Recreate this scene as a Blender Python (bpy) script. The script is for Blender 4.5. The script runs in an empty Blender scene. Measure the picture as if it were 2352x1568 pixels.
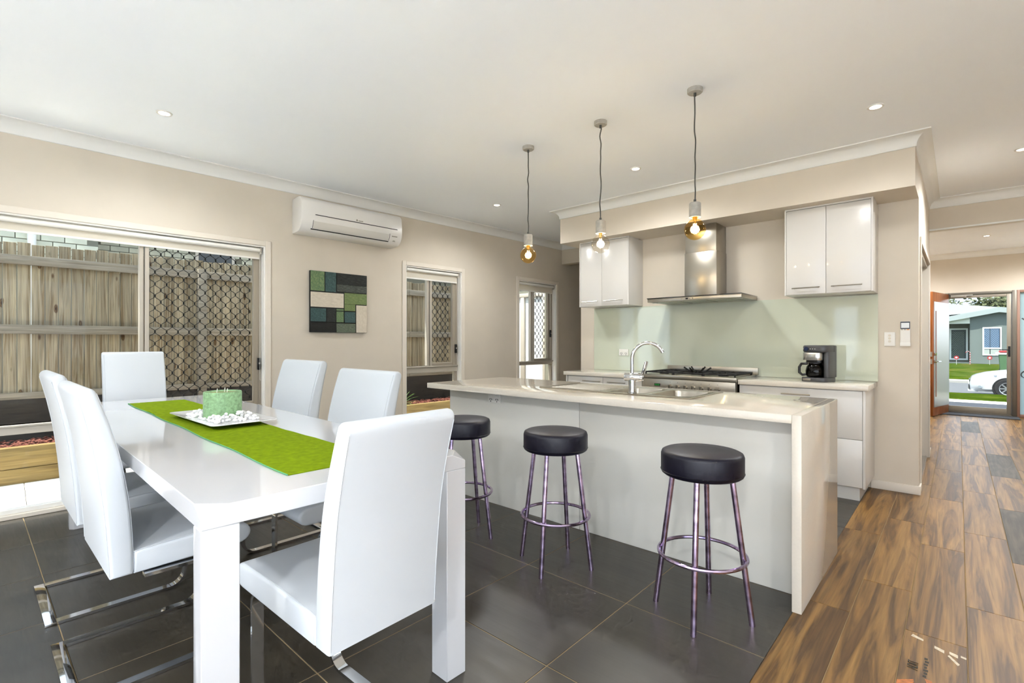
import bpy, bmesh, math, random
from mathutils import Vector, Matrix
random.seed(7)
PI = math.pi
S = bpy.context.scene
COL = S.collection

# ---------------------------------------------------------------- camera
TH = math.radians(42.1)
CAMH = 1.22
cam_d = bpy.data.cameras.new('camera'); cam = bpy.data.objects.new('camera', cam_d)
COL.objects.link(cam)
cam.location = (0, 0, CAMH); cam.rotation_euler = (PI/2, 0, TH)
cam_d.sensor_width = 36; cam_d.lens = 36*1135/2352; cam_d.shift_y = 1/2352
cam_d.clip_start = 0.05; cam_d.clip_end = 400
S.camera = cam

# ---------------------------------------------------------------- sky, sun, exposure
world = bpy.data.worlds.new('sky'); S.world = world; world.use_nodes = True
wn = world.node_tree; bg = wn.nodes['Background']
SKY = 1.6
wtc = wn.nodes.new('ShaderNodeTexCoord'); wno = wn.nodes.new('ShaderNodeTexNoise'); wno.inputs['Scale'].default_value = 3.5
wno.inputs['Detail'].default_value = 5
wr = wn.nodes.new('ShaderNodeValToRGB'); wr.color_ramp.elements[0].position = .45; wr.color_ramp.elements[1].position = .68
wr.color_ramp.elements[0].color = (.62, .79, 1, 1); wr.color_ramp.elements[1].color = (.95, .97, 1, 1)
wn.links.new(wtc.outputs['Generated'], wno.inputs['Vector']); wn.links.new(wno.outputs['Fac'], wr.inputs['Fac'])
wn.links.new(wr.outputs['Color'], bg.inputs['Color']); bg.inputs['Strength'].default_value = SKY
sun_d = bpy.data.lights.new('sun', 'SUN'); sun_d.energy = 6.1; sun_d.angle = math.radians(.6); sun_d.color = (1, .96, .90)
sun = bpy.data.objects.new('sun', sun_d); COL.objects.link(sun)
sun.rotation_euler = Vector((.12, .42, -.9)).to_track_quat('-Z', 'Y').to_euler()
sun.location = (0, -10, 20)
S.view_settings.view_transform = 'Standard'; S.view_settings.look = 'None'
S.view_settings.exposure = 0.96; S.view_settings.gamma = 1; S.view_settings.use_curve_mapping = False
S.cycles.use_denoising = True
S.cycles.use_adaptive_sampling = True; S.cycles.adaptive_threshold = .05; S.cycles.adaptive_min_samples = 12
S.cycles.max_bounces = 8; S.cycles.diffuse_bounces = 5; S.cycles.glossy_bounces = 4
S.cycles.transmission_bounces = 6; S.cycles.transparent_max_bounces = 14
S.cycles.sample_clamp_indirect = 25; S.cycles.use_light_tree = False
S.cycles.caustics_reflective = False; S.cycles.caustics_refractive = False
DOWN_W = 34; LIVING_W = 138; PEND_W = 2.5

# ---------------------------------------------------------------- helpers
def lin(c):
    out = []
    for v in c[:3]:
        v = v/255.
        out.append(v/12.92 if v <= .04045 else ((v+.055)/1.055)**2.4)
    return (*out, 1)

def _mat(name):
    m = bpy.data.materials.new(name); m.use_nodes = True
    return m, m.node_tree, m.node_tree.nodes['Principled BSDF']

def coords(nt, kind='Object', scale=(1, 1, 1), rnd=False):
    tc = nt.nodes.new('ShaderNodeTexCoord'); mp = nt.nodes.new('ShaderNodeMapping')
    mp.inputs['Scale'].default_value = scale
    nt.links.new(tc.outputs[kind], mp.inputs['Vector'])
    if rnd:
        oi = nt.nodes.new('ShaderNodeObjectInfo'); vm = nt.nodes.new('ShaderNodeVectorMath'); vm.operation = 'MULTIPLY_ADD'
        cb = nt.nodes.new('ShaderNodeCombineXYZ')
        for i in range(3): nt.links.new(oi.outputs['Random'], cb.inputs[i])
        vm.inputs[1].default_value = (37.1, 53.7, 21.3)
        nt.links.new(cb.outputs[0], vm.inputs[0]); nt.links.new(mp.outputs[0], vm.inputs[2])
        return vm.outputs[0]
    return mp.outputs[0]

def ramp(nt, fac, stops):
    r = nt.nodes.new('ShaderNodeValToRGB'); e = r.color_ramp.elements
    while len(e) < len(stops): e.new(.5)
    for el, (p, c) in zip(e, stops):
        el.position = p; el.color = c if len(c) == 4 else lin(c)
    nt.links.new(fac, r.inputs['Fac']); return r.outputs['Color']

def noise(nt, vec, scale, detail=4, dist=0, rough=.5):
    n = nt.nodes.new('ShaderNodeTexNoise'); n.inputs['Scale'].default_value = scale; n.inputs['Detail'].default_value = detail
    n.inputs['Distortion'].default_value = dist; n.inputs['Roughness'].default_value = rough
    nt.links.new(vec, n.inputs['Vector']); return n.outputs['Fac']

def bump(nt, b, h, strength, dist=.01):
    n = nt.nodes.new('ShaderNodeBump'); n.inputs['Strength'].default_value = strength; n.inputs['Distance'].default_value = dist
    nt.links.new(h, n.inputs['Height']); nt.links.new(n.outputs[0], b.inputs['Normal'])

def mulcol(nt, a, b):
    n = nt.nodes.new('ShaderNodeMixRGB'); n.blend_type = 'MULTIPLY'; n.inputs[0].default_value = 1
    nt.links.new(a, n.inputs[1]); nt.links.new(b, n.inputs[2]); return n.outputs[0]

def pbr(name, rgb, rough=.5, metal=0., spec=.5, var=0., vs=6., bmp=0., bs=200., coat=0., aniso=0., emit=None, es=1., scale=(1, 1, 1)):
    m, nt, b = _mat(name)
    b.inputs['Base Color'].default_value = lin(rgb); b.inputs['Roughness'].default_value = rough
    b.inputs['Metallic'].default_value = metal; b.inputs['Specular IOR Level'].default_value = spec
    b.inputs['Coat Weight'].default_value = coat; b.inputs['Coat Roughness'].default_value = .04
    if var or bmp: v = coords(nt, scale=scale)
    if var:
        n = noise(nt, v, vs)
        c0 = tuple(max(0, x*(1-var)) for x in rgb); c1 = tuple(min(255, x*(1+var)) for x in rgb)
        nt.links.new(ramp(nt, n, [(.3, c0), (.7, c1)]), b.inputs['Base Color'])
    if bmp: bump(nt, b, noise(nt, v, bs, 2), bmp, .002)
    if emit:
        b.inputs['Emission Color'].default_value = lin(emit); b.inputs['Emission Strength'].default_value = es
    m.diffuse_color = lin(rgb)
    return m

def wood(name, stops, axis=1, along=1.2, across=9., rough=.4, fine=70., dist=1.5, bmp=.15, spec=.5, rnd=True, tone=.16, knots=False):
    m, nt, b = _mat(name)
    sc = [across]*3; sc[axis] = along
    v = coords(nt, scale=sc, rnd=rnd)
    n1 = noise(nt, v, 1., 6, dist, .55)
    c = ramp(nt, n1, stops)
    sf = [fine]*3; sf[axis] = 2.5
    v2 = coords(nt, scale=sf, rnd=rnd); n2 = noise(nt, v2, 1., 3, .4)
    c2 = ramp(nt, n2, [(.3, (205, 205, 205)), (.7, (255, 255, 255))])
    cc = mulcol(nt, c, c2)
    if rnd:
        oi = nt.nodes.new('ShaderNodeObjectInfo'); lo = int(255*(1-tone)**(1/2.2))
        cc = mulcol(nt, cc, ramp(nt, oi.outputs['Random'], [(0, (lo, lo, lo)), (1, (255, 255, 255))]))
    if knots:
        kv = coords(nt, scale=tuple(9 if i != axis else 3.4 for i in range(3)), rnd=rnd)
        vo = nt.nodes.new('ShaderNodeTexVoronoi'); vo.inputs['Scale'].default_value = .8; nt.links.new(kv, vo.inputs['Vector'])
        cc = mulcol(nt, cc, ramp(nt, vo.outputs['Distance'], [(.04, (96, 66, 40)), (.075, (200, 180, 150)), (.1, (140, 110, 80)), (.14, (255, 255, 255))]))
    nt.links.new(cc, b.inputs['Base Color'])
    b.inputs['Roughness'].default_value = rough; b.inputs['Specular IOR Level'].default_value = spec
    bump(nt, b, n2, bmp, .002)
    return m

def thin_glass(name, tint=(235, 240, 236), refl=.035, rough=.0, maxr=.7):
    m, nt, b = _mat(name); nt.nodes.remove(b)
    out = nt.nodes['Material Output']
    t = nt.nodes.new('ShaderNodeBsdfTransparent'); t.inputs[0].default_value = lin(tint)
    g = nt.nodes.new('ShaderNodeBsdfGlossy'); g.inputs['Roughness'].default_value = rough
    lwt = nt.nodes.new('ShaderNodeLayerWeight'); lwt.inputs['Blend'].default_value = .5
    pw = nt.nodes.new('ShaderNodeMath'); pw.operation = 'POWER'; pw.inputs[1].default_value = 5
    nt.links.new(lwt.outputs['Facing'], pw.inputs[0])
    lw = nt.nodes.new('ShaderNodeMath'); lw.operation = 'MULTIPLY_ADD'; lw.inputs[1].default_value = maxr; lw.inputs[2].default_value = refl
    nt.links.new(pw.outputs[0], lw.inputs[0])
    mx = nt.nodes.new('ShaderNodeMixShader')
    nt.links.new(lw.outputs[0], mx.inputs[0])
    nt.links.new(t.outputs[0], mx.inputs[1]); nt.links.new(g.outputs[0], mx.inputs[2]); nt.links.new(mx.outputs[0], out.inputs[0])
    return m

def translucent(name, rgb, trans=.4, rough=.8, clear=0.):
    m, nt, b = _mat(name); out = nt.nodes['Material Output']
    b.inputs['Base Color'].default_value = lin(rgb); b.inputs['Roughness'].default_value = rough
    t = nt.nodes.new('ShaderNodeBsdfTranslucent'); t.inputs[0].default_value = lin(rgb)
    mx = nt.nodes.new('ShaderNodeMixShader'); mx.inputs[0].default_value = trans
    nt.links.new(b.outputs[0], mx.inputs[1]); nt.links.new(t.outputs[0], mx.inputs[2])
    last = mx
    if clear:
        tr = nt.nodes.new('ShaderNodeBsdfTransparent'); m2 = nt.nodes.new('ShaderNodeMixShader'); m2.inputs[0].default_value = clear
        nt.links.new(mx.outputs[0], m2.inputs[1]); nt.links.new(tr.outputs[0], m2.inputs[2]); last = m2
    nt.links.new(last.outputs[0], out.inputs[0])
    return m

def glow(name, rgb, strength):
    m, nt, b = _mat(name); nt.nodes.remove(b)
    e = nt.nodes.new('ShaderNodeEmission'); e.inputs[0].default_value = lin(rgb); e.inputs[1].default_value = strength
    nt.links.new(e.outputs[0], nt.nodes['Material Output'].inputs[0]); m.cycles.emission_sampling = 'NONE'; return m

# left-hand (window) wall frame: d inward from the wall face, u along it, z up
LROT = -math.atan(.04); LO = Vector((-4.84, 0, 0))
LM = Matrix.Translation(LO) @ Matrix.Rotation(LROT, 4, 'Z')
def LW(d, u, z): return LM @ Vector((d, u, z))

def wmat(o):
    m = o.matrix_basis.copy(); p = o.parent
    while p: m = p.matrix_basis @ m; p = p.parent
    return m

class MB:
    def __init__(s): s.v = []; s.f = []
    def add(s, vs, fs):
        o = len(s.v); s.v += [Vector(p) for p in vs]; s.f += [[i+o for i in f] for f in fs]; return s
    def box(s, x0, x1, y0, y1, z0, z1):
        return s.add([(x0, y0, z0), (x1, y0, z0), (x1, y1, z0), (x0, y1, z0), (x0, y0, z1), (x1, y0, z1), (x1, y1, z1), (x0, y1, z1)],
                     [(0, 3, 2, 1), (4, 5, 6, 7), (0, 1, 5, 4), (1, 2, 6, 5), (2, 3, 7, 6), (3, 0, 4, 7)])
    def obox(s, c, size, rot):
        hx, hy, hz = size[0]/2, size[1]/2, size[2]/2; c = Vector(c)
        t = MB().box(-hx, hx, -hy, hy, -hz, hz)
        return s.add([rot @ p + c for p in t.v], t.f)
    def ring(s, c, ax, r, n, ph=0):
        ax = ax.normalized(); a = ax.orthogonal().normalized(); b = ax.cross(a)
        return [c + a*(r*math.cos(ph+2*PI*i/n)) + b*(r*math.sin(ph+2*PI*i/n)) for i in range(n)]
    def cyl(s, p0, p1, r, n=16, r2=None):
        p0 = Vector(p0); p1 = Vector(p1); r2 = r if r2 is None else r2; ax = p1-p0
        A = s.ring(p0, ax, r, n); B = s.ring(p1, ax, r2, n)
        fs = [(i, (i+1) % n, n+(i+1) % n, n+i) for i in range(n)] + [tuple(range(n-1, -1, -1)), tuple(range(n, 2*n))]
        return s.add(A+B, fs)
    def tube(s, pts, r, n=8, closed=False):
        pts = [Vector(p) for p in pts]; m = len(pts)
        rr = r if isinstance(r, (list, tuple)) else [r]*m
        tang = []
        for i in range(m):
            a = pts[i-1] if (i > 0 or closed) else pts[i]; b = pts[(i+1) % m] if (i < m-1 or closed) else pts[i]
            tang.append((b-a).normalized())
        nrm = tang[0].orthogonal().normalized(); vs = []
        for i in range(m):
            nrm = (nrm - tang[i]*nrm.dot(tang[i])).normalized(); bi = tang[i].cross(nrm)
            vs += [pts[i] + nrm*(rr[i]*math.cos(2*PI*k/n)) + bi*(rr[i]*math.sin(2*PI*k/n)) for k in range(n)]
        fs = []
        for i in range(m if closed else m-1):
            j = (i+1) % m
            fs += [(i*n+k, i*n+(k+1) % n, j*n+(k+1) % n, j*n+k) for k in range(n)]
        if not closed: fs += [tuple(range(n-1, -1, -1)), tuple(range((m-1)*n, m*n))]
        return s.add(vs, fs)
    def lathe(s, prof, c=(0, 0, 0), n=24, closed=False):
        c = Vector(c); vs = []; m = len(prof)
        for r, z in prof: vs += [c + Vector((r*math.cos(2*PI*k/n), r*math.sin(2*PI*k/n), z)) for k in range(n)]
        fs = [(i*n+k, i*n+(k+1) % n, (i+1)*n+(k+1) % n, (i+1)*n+k) for i in range(m-1) for k in range(n)]
        if closed: fs += [((m-1)*n+k, (m-1)*n+(k+1) % n, (k+1) % n, k) for k in range(n)]
        else:
            if prof[0][0] > 1e-6: fs.append(tuple(range(n-1, -1, -1)))
            if prof[-1][0] > 1e-6: fs.append(tuple(range((m-1)*n, m*n)))
        return s.add(vs, fs)
    def prism(s, poly, axis, a, b):
        n = len(poly)
        def P(p, t): return {'x': (t, p[0], p[1]), 'y': (p[0], t, p[1]), 'z': (p[0], p[1], t)}[axis]
        vs = [P(p, a) for p in poly] + [P(p, b) for p in poly]
        fs = [tuple(range(n-1, -1, -1)), tuple(range(n, 2*n))] + [(i, (i+1) % n, n+(i+1) % n, n+i) for i in range(n)]
        return s.add(vs, fs)
    def sphere(s, c, r, nu=16, nv=10):
        c = Vector(c); r = (r, r, r) if not isinstance(r, (tuple, list)) else r
        prof = []; vs = [c+Vector((0, 0, -r[2]))]
        for j in range(1, nv):
            t = -PI/2 + PI*j/nv
            vs += [c+Vector((r[0]*math.cos(t)*math.cos(2*PI*i/nu), r[1]*math.cos(t)*math.sin(2*PI*i/nu), r[2]*math.sin(t))) for i in range(nu)]
        vs.append(c+Vector((0, 0, r[2]))); L = len(vs)-1
        fs = [(0, 1+(i+1) % nu, 1+i) for i in range(nu)]
        for j in range(nv-2):
            fs += [(1+j*nu+i, 1+j*nu+(i+1) % nu, 1+(j+1)*nu+(i+1) % nu, 1+(j+1)*nu+i) for i in range(nu)]
        fs += [(L, 1+(nv-2)*nu+i, 1+(nv-2)*nu+(i+1) % nu) for i in range(nu)]
        return s.add(vs, fs)
    def xf(s, M):
        s.v = [M @ p for p in s.v]; return s

def mkmesh(name, vs, fs, bevel=0, seg=2, smooth=40, bev_angle=35, capbevel=None):
    me = bpy.data.meshes.new(name); me.from_pydata([tuple(v) for v in vs], [], fs)
    bm = bmesh.new(); bm.from_mesh(me)
    bmesh.ops.recalc_face_normals(bm, faces=bm.faces)
    if bevel:
        es = [e for e in bm.edges if len(e.link_faces) == 2 and e.calc_face_angle(0) > math.radians(bev_angle)]
        bmesh.ops.bevel(bm, geom=es, offset=bevel, offset_type='OFFSET', segments=seg, profile=.5, affect='EDGES', clamp_overlap=True)
    bm.to_mesh(me); bm.free()
    if smooth is not None:
        for p in me.polygons: p.use_smooth = len(p.vertices) <= 8
        me.set_sharp_from_angle(angle=math.radians(smooth))
    return me

def build(mb, name, mat, parent=None, space='local', bevel=0, seg=2, smooth=40, kind=None, label=None, cat=None, group=None, bev_angle=35):
    vs = mb.v
    if space == 'L': vs = [LM @ v for v in vs]
    M = None
    if parent is not None:
        if space != 'local':
            inv = wmat(parent).inverted(); vs = [inv @ v for v in vs]
    elif space != 'local':
        rz = LROT if space == 'L' else 0
        R = Matrix.Rotation(rz, 4, 'Z'); q = [R.inverted() @ v for v in vs]
        lo = Vector((min(v.x for v in q), min(v.y for v in q), min(v.z for v in q))); hi = Vector((max(v.x for v in q), max(v.y for v in q), 0))
        base = R @ Vector(((lo.x+hi.x)/2, (lo.y+hi.y)/2, lo.z))
        M = Matrix.Translation(base) @ R; inv = M.inverted(); vs = [inv @ v for v in vs]
    me = mkmesh(name, vs, mb.f, bevel, seg, smooth, bev_angle)
    me.materials.append(mat)
    o = bpy.data.objects.new(name, me); COL.objects.link(o)
    if parent is not None: o.parent = parent
    if M is not None:
        o.location = M.to_translation(); o.rotation_euler = M.to_euler()
    tag(o, label, cat, group, kind)
    return o

def tag(o, label=None, cat=None, group=None, kind=None):
    if label: o['label'] = label
    if cat: o['category'] = cat
    if group: o['group'] = group
    if kind: o['kind'] = kind
    return o

def thing(name, label, cat, loc=(0, 0, 0), rz=0., group=None, kind=None):
    o = bpy.data.objects.new(name, None); COL.objects.link(o); o.empty_display_size = .1
    o.location = loc; o.rotation_euler = (0, 0, rz)
    return tag(o, label, cat, group, kind)

def lthing(name, label, cat, d, u, z, group=None, kind=None):
    return thing(name, label, cat, LW(d, u, z), LROT, group, kind)

def inst(name, me, parent=None, loc=(0, 0, 0), rz=0, mat=None):
    o = bpy.data.objects.new(name, me); COL.objects.link(o)
    if parent is not None: o.parent = parent
    o.location = loc; o.rotation_euler = (0, 0, rz); return o

def arc(c, r, a0, a1, n):
    return [(c[0]+r*math.cos(a0+(a1-a0)*i/n), c[1]+r*math.sin(a0+(a1-a0)*i/n)) for i in range(n+1)]

def spline(pts, n=6):
    P = [Vector(p) for p in pts]; out = []
    for i in range(len(P)-1):
        a = P[max(i-1, 0)]; b = P[i]; c = P[i+1]; d = P[min(i+2, len(P)-1)]
        for k in range(n):
            t = k/n
            out.append(.5*((2*b)+(c-a)*t+(2*a-5*b+4*c-d)*t*t+(3*b-a-3*c+d)*t**3))
    out.append(P[-1]); return out

def text_mesh(body, size, mat, name, parent, M, ext=.0005):
    cu = bpy.data.curves.new(name, 'FONT'); cu.body = body; cu.size = size; cu.extrude = ext; cu.align_x = 'CENTER'; cu.align_y = 'CENTER'
    t = bpy.data.objects.new(name, cu); COL.objects.link(t)
    dg = bpy.context.evaluated_depsgraph_get(); me = bpy.data.meshes.new_from_object(t.evaluated_get(dg))
    bpy.data.objects.remove(t); bpy.data.curves.remove(cu)
    me.transform(M); me.materials.clear(); me.materials.append(mat)
    o = bpy.data.objects.new(name, me); COL.objects.link(o); o.parent = parent; return o

# ---------------------------------------------------------------- materials
WALL = pbr('wall_paint', (214, 204, 188), .75, var=.012, vs=3, bmp=.04, bs=320)
CEIL = pbr('ceiling_paint', (246, 250, 255), .85, var=.008, vs=2)
TRIM = pbr('cornice_paint', (234, 234, 230), .6)
WTRIM = pbr('window_trim_paint', (226, 217, 203), .5)
REVEAL = pbr('reveal_paint', (238, 235, 228), .45)
ALU = pbr('bronze_aluminium', (160, 150, 134), .4, .1)
ALUL = pbr('pale_aluminium', (190, 182, 168), .38, .2)
GROUT = pbr('grout', (150, 130, 96), .9)
GLASS = thin_glass('window_glass', (248, 250, 249), .008, maxr=.3)
CLEAR = thin_glass('clear_glass', (248, 250, 249), .006, maxr=.25)
MIRROR = pbr('mirror', (225, 230, 228), .02, 1.)
BLACKWIRE = pbr('black_wire', (16, 16, 18), .5)
BLACK = pbr('black_plastic', (18, 18, 20), .4)
DARK = pbr('dark_gap', (30, 28, 25), .8)
CHROME = pbr('chrome', (205, 206, 208), .06, 1.)
LILAC = pbr('mauve_chrome', (176, 158, 186), .14, 1., var=.22, vs=9, scale=(1, 1, 3))
STEEL = pbr('brushed_steel', (178, 172, 160), .28, 1., bmp=.03, bs=60, scale=(.2, 1, 12))
STEELD = pbr('steel_dark', (120, 114, 104), .3, 1.)
WHITEC = pbr('white_laminate', (214, 211, 205), .28, coat=.3)
PANELW = pbr('island_panel_white', (222, 220, 212), .35, coat=.15)
STONE = pbr('cream_stone', (221, 213, 199), .10, var=.01, vs=120, coat=.3)
SPLASH = pbr('green_glass', (202, 208, 188), .06, coat=1.)
PLAST = pbr('white_plastic', (236, 234, 228), .35)
LEATHER = pbr('white_leather', (202, 207, 212), .48, bmp=.06, bs=420)
STITCH = pbr('stitching', (196, 200, 205), .7)
GLOSSW = pbr('gloss_white', (212, 213, 216), .10, coat=.5)
LIME = pbr('lime_cloth', (118, 140, 8), .95, spec=.08, var=.08, vs=40, bmp=.3, bs=900)
LIMEH = pbr('teal_hem', (86, 158, 110), .9)
WAX = pbr('green_wax', (140, 178, 132), .55, var=.14, vs=70, bmp=.15, bs=160)
WAXT = pbr('olive_wax', (128, 138, 78), .5)
WICK = pbr('wick', (236, 236, 232), .8)
PORC = pbr('porcelain', (238, 239, 241), .12, coat=.5)
PEBBLE = pbr('white_stone', (240, 240, 240), .6)
VINYL = pbr('black_violet_vinyl', (10, 7, 27), .45)
CONC = pbr('concrete_grey', (172, 168, 158), .8, var=.06, vs=40)
CABLE = pbr('grey_cable', (78, 78, 74), .7)

def tile_mat():
    m, nt, b = _mat('slate_tile')
    v = coords(nt, rnd=True); v2 = coords(nt, scale=(3, 40, 1), rnd=True)
    n = noise(nt, v, 4, 5); n2 = noise(nt, v2, 1, 5, 1.2)
    nt.links.new(ramp(nt, n, [(.3, (46, 41, 32)), (.7, (60, 54, 43))]), b.inputs['Base Color'])
    nt.links.new(ramp(nt, n2, [(.3, (.34, .34, .34, 1)), (.7, (.42, .42, .42, 1))]), b.inputs['Roughness'])
    b.inputs['Specular IOR Level'].default_value = .85; bump(nt, b, n2, .12, .002); return m
TILE = tile_mat()
PLANK = wood('plank_tile', [(.2, (88, 62, 32)), (.36, (122, 86, 44)), (.42, (108, 77, 40)), (.5, (154, 112, 56)), (.6, (172, 130, 70)), (.68, (134, 97, 50)), (.74, (156, 116, 62)), (.85, (92, 71, 45))], 1, .55, 9, .4, 75, 1.7, .1, spec=.35, tone=.3)
PLANKG = wood('plank_tile_grey', [(.25, (72, 64, 54)), (.45, (92, 84, 72)), (.6, (110, 100, 86)), (.8, (76, 70, 60))], 1, 1.0, 9, .5, 60, 2.2, .12, spec=.3)
FENCE = wood('fence_timber', [(.22, (96, 76, 50)), (.38, (142, 122, 92)), (.5, (164, 150, 126)), (.62, (178, 162, 132)), (.8, (128, 104, 72))], 2, .55, 13, .85, 90, 3.2, .3, spec=.2, tone=.3, knots=True)
RAIL = wood('fence_rail_timber', [(.25, (130, 116, 96)), (.5, (158, 148, 132)), (.75, (142, 128, 108))], 1, .7, 14, .85, 80, 1.6, .3, spec=.2)
SLEEP = wood('sleeper_timber', [(.2, (120, 98, 58)), (.45, (150, 126, 78)), (.6, (160, 136, 88)), (.8, (136, 114, 70))], 1, .5, 10, .7, 60, 1.2, .2, spec=.3)
DOORW = wood('door_timber', [(.2, (120, 64, 22)), (.5, (164, 94, 38)), (.8, (140, 76, 28))], 2, .8, 9, .35, 60, 1., .05)
# ================================================================ SETTING
ST = 'structure'
CH = 2.74   # ceiling height
fl = build(MB().box(-4.93, 3.9, -3, 5.2, -.12, -.0015).box(-4.75, 1.7, 5.2, 11.5, -.12, -.0015), 'floor', GROUT, space='world', kind=ST,
           label='floor of dark slate tiles and timber-look planks')
# dark slate tiles, 600 mm
tile_me = mkmesh('tile', *(lambda m: (m.v, m.f))(MB().box(-.2981, .2981, -.2981, .2981, -.012, 0)), bevel=.0012, seg=1, smooth=None)
tile_me.materials.append(TILE)
edge_me = mkmesh('tile_edge', *(lambda m: (m.v, m.f))(MB().box(-.045, .2981, -.2981, .2981, -.012, 0)), bevel=.002, seg=1, smooth=None)
edge_me.materials.append(TILE)
inv = wmat(fl).inverted()
ys = [.27+.6*i for i in range(-6, 9)]
for ix in range(8):
    for y0 in ys:
        xc = -.552-.6*ix-.3; yc = y0+.3
        if y0 > 4.9 and xc > -3.6: continue
        if y0 < -2.9: continue
        inst('tile', edge_me if ix == 7 else tile_me, fl, inv @ Vector((xc, yc, 0)))
# timber-look planks 195 x 1200
plank_me = mkmesh('plank', *(lambda m: (m.v, m.f))(MB().box(-.0965, .0965, -.599, .599, -.012, 0)), bevel=.0015, seg=1, smooth=None)
plank_me.materials.append(PLANK)
plankg_me = plank_me.copy(); plankg_me.materials.clear(); plankg_me.materials.append(PLANKG)
PRINT = None
for r in range(-6, 12):
    x0 = -.559+.195*r; off = (.28, .70)[r % 2]
    for k in range(-3, 10):
        y0 = off+1.2*k
        if y0 < -2.95 or y0 > 11.3: continue
        if r == 0 and 4.5 < y0 < 6.3: continue
        if r < 0 and y0 < 6.9: continue
        yc = y0+.6
        grey = (r == 4 and k in (3, 5)) or (r == 3 and k == 7) or (r == 6 and k == 4)
        o = inst('plank', plankg_me if grey else plank_me, fl, inv @ Vector((x0+.0975, yc, 0)))
        if r == 2 and k == 1: PRINT = o
        if y0+1.2 > 11.45: o.scale.y = (11.45-y0)/1.2; o.location.y -= (y0+1.2-11.45)/2
# printed plank: stencilled letters, orange and white paint marks
PRINT['label'] = 'plank tile printed with black stencil letters and orange and white paint marks'
INK = pbr('stencil_ink', (52, 44, 30), .6); ORP = pbr('orange_paint', (178, 104, 44), .55, var=.15, vs=60); WHP = pbr('white_paint_mark', (214, 200, 176), .6, var=.1, vs=60); TEALP = pbr('teal_paint', (96, 116, 112), .6, var=.15, vs=50)
def flatpoly(pts, z=.0006):
    m = MB(); n = len(pts); m.add([(x, y, z) for x, y in pts]+[(x, y, -.002) for x, y in pts], [tuple(range(n)), tuple(range(2*n-1, n-1, -1))]+[(i, n+i, n+(i+1) % n, (i+1) % n) for i in range(n)]); return m
Rt = Matrix.Translation((-.055, .32, .0012)) @ Matrix.Rotation(PI/2, 4, 'Z') @ Matrix.Diagonal((.8, 1.3, 1, 1))
text_mesh('ADIT', .035, INK, 'stencil_lettering', PRINT, Rt)
for q in range(7): build(flatpoly([(-.026+.002*(q % 2), .26+.022*q), (-.016+.002*(q % 3), .26+.022*q), (-.016+.002*(q % 3), .274+.022*q), (-.026+.002*(q % 2), .274+.022*q)]), 'stencil_mark', INK, PRINT, smooth=None)
for pts, m in [([(-.094, .18), (-.05, .22), (-.03, .1), (-.05, -.1), (-.094, -.12)], ORP), ([(-.05, .2), (.09, .12), (.09, .105), (-.05, .188)], ORP),
               ([(-.02, .25), (.0, .25), (.03, .1), (.02, .1)], ORP), ([(-.07, .575), (-.035, .555), (-.035, .54), (-.075, .555)], WHP), ([(0.0, .53), (.03, .515), (.03, .49), (0, .51)], WHP),
               ([(.045, .52), (.07, .51), (.07, .485), (.045, .5)], WHP), ([(.045, .49), (.075, .44), (.07, .425), (.04, .48)], WHP), ([(.078, .515), (.094, .51), (.094, .495), (.078, .5)], WHP),
               ([(-.094, .04), (-.04, .03), (-.04, -.06), (-.094, -.05)], TEALP)]:
    build(flatpoly(pts), 'paint_mark', m, PRINT, smooth=None)

# ---- walls
def wall(name, boxes, mat=WALL, space='world', label=None):
    m = MB()
    for b in boxes: m.box(*b)
    return build(m, name, mat, space=space, kind=ST, smooth=None, label=label)
TW = -.13
W1, W2, W3 = (-.9, 1.865, 0., 2.105), (3.39, 4.216, .05, 2.10), (5.27, 6.107, .05, 2.10)
bx = [(TW, 0, -3, W1[0], 0, CH), (TW, 0, W1[1], W2[0], 0, CH), (TW, 0, W2[1], W3[0], 0, CH), (TW, 0, W3[1], 9.2, 0, CH)]
for w in (W1, W2, W3):
    bx.append((TW, 0, w[0], w[1], w[3], CH))
    if w[2] > 0: bx.append((TW, 0, w[0], w[1], 0, w[2]))
wall('wall_left', bx, space='L', label='beige window wall behind the dining table')
wall('wall_kitchen', [(-3.46, -.235, 5.10, 5.22, 0, CH)], label='beige wall behind the kitchen cabinets')
wall('wall_bulkhead', [(-3.45, -.235, 4.66, 5.10, 2.365, CH)], label='beige bulkhead above the kitchen cabinets')
wall('wall_passage', [(-4.62, -3.46, 6.24, 6.36, 2.43, CH), (-3.46, -3.34, 5.22, 8.6, 0, CH), (-4.56, -3.34, 8.6, 8.72, 0, CH)], label='beige walls of the passage beyond the far window')
wall('wall_hall', [(-.355, -.235, 5.22, 5.27, 0, CH), (-.355, -.235, 5.27, 6.82, 2.035, CH), (-.355, -.235, 6.82, 7.05, 0, CH), (-1.0, -.9, 5.22, 7.05, 0, CH), (-1.0, -.355, 6.95, 7.05, 0, CH),
                   (-1.7, -.355, 7.05, 7.1, 0, CH), (-1.7, -1.6, 7.05, 11.4, 0, CH)], label='beige hall wall with the wardrobe opening')
wall('wall_hall_beam', [(-.355, 1.6, 6.97, 7.05, 2.42, CH)], label='beige beam crossing the hall ceiling')
wall('wall_front', [(-1.7, -.18, 11.4, 11.52, 0, CH), (-.18, 1.35, 11.4, 11.52, 2.06, CH), (1.35, 1.7, 11.4, 11.52, 0, CH)], label='beige wall around the front door')
wall('wall_right', [(1.6, 1.7, 5.2, 11.4, 0, CH), (1.6, 3.9, 5.1, 5.2, 0, CH), (3.8, 3.9, -3, -2.4, 0, CH), (3.8, 3.9, -2.4, 1.0, 2.45, CH), (3.8, 3.9, 1.0, 5.1, 0, CH)], label='beige living room wall on the right')
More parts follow.
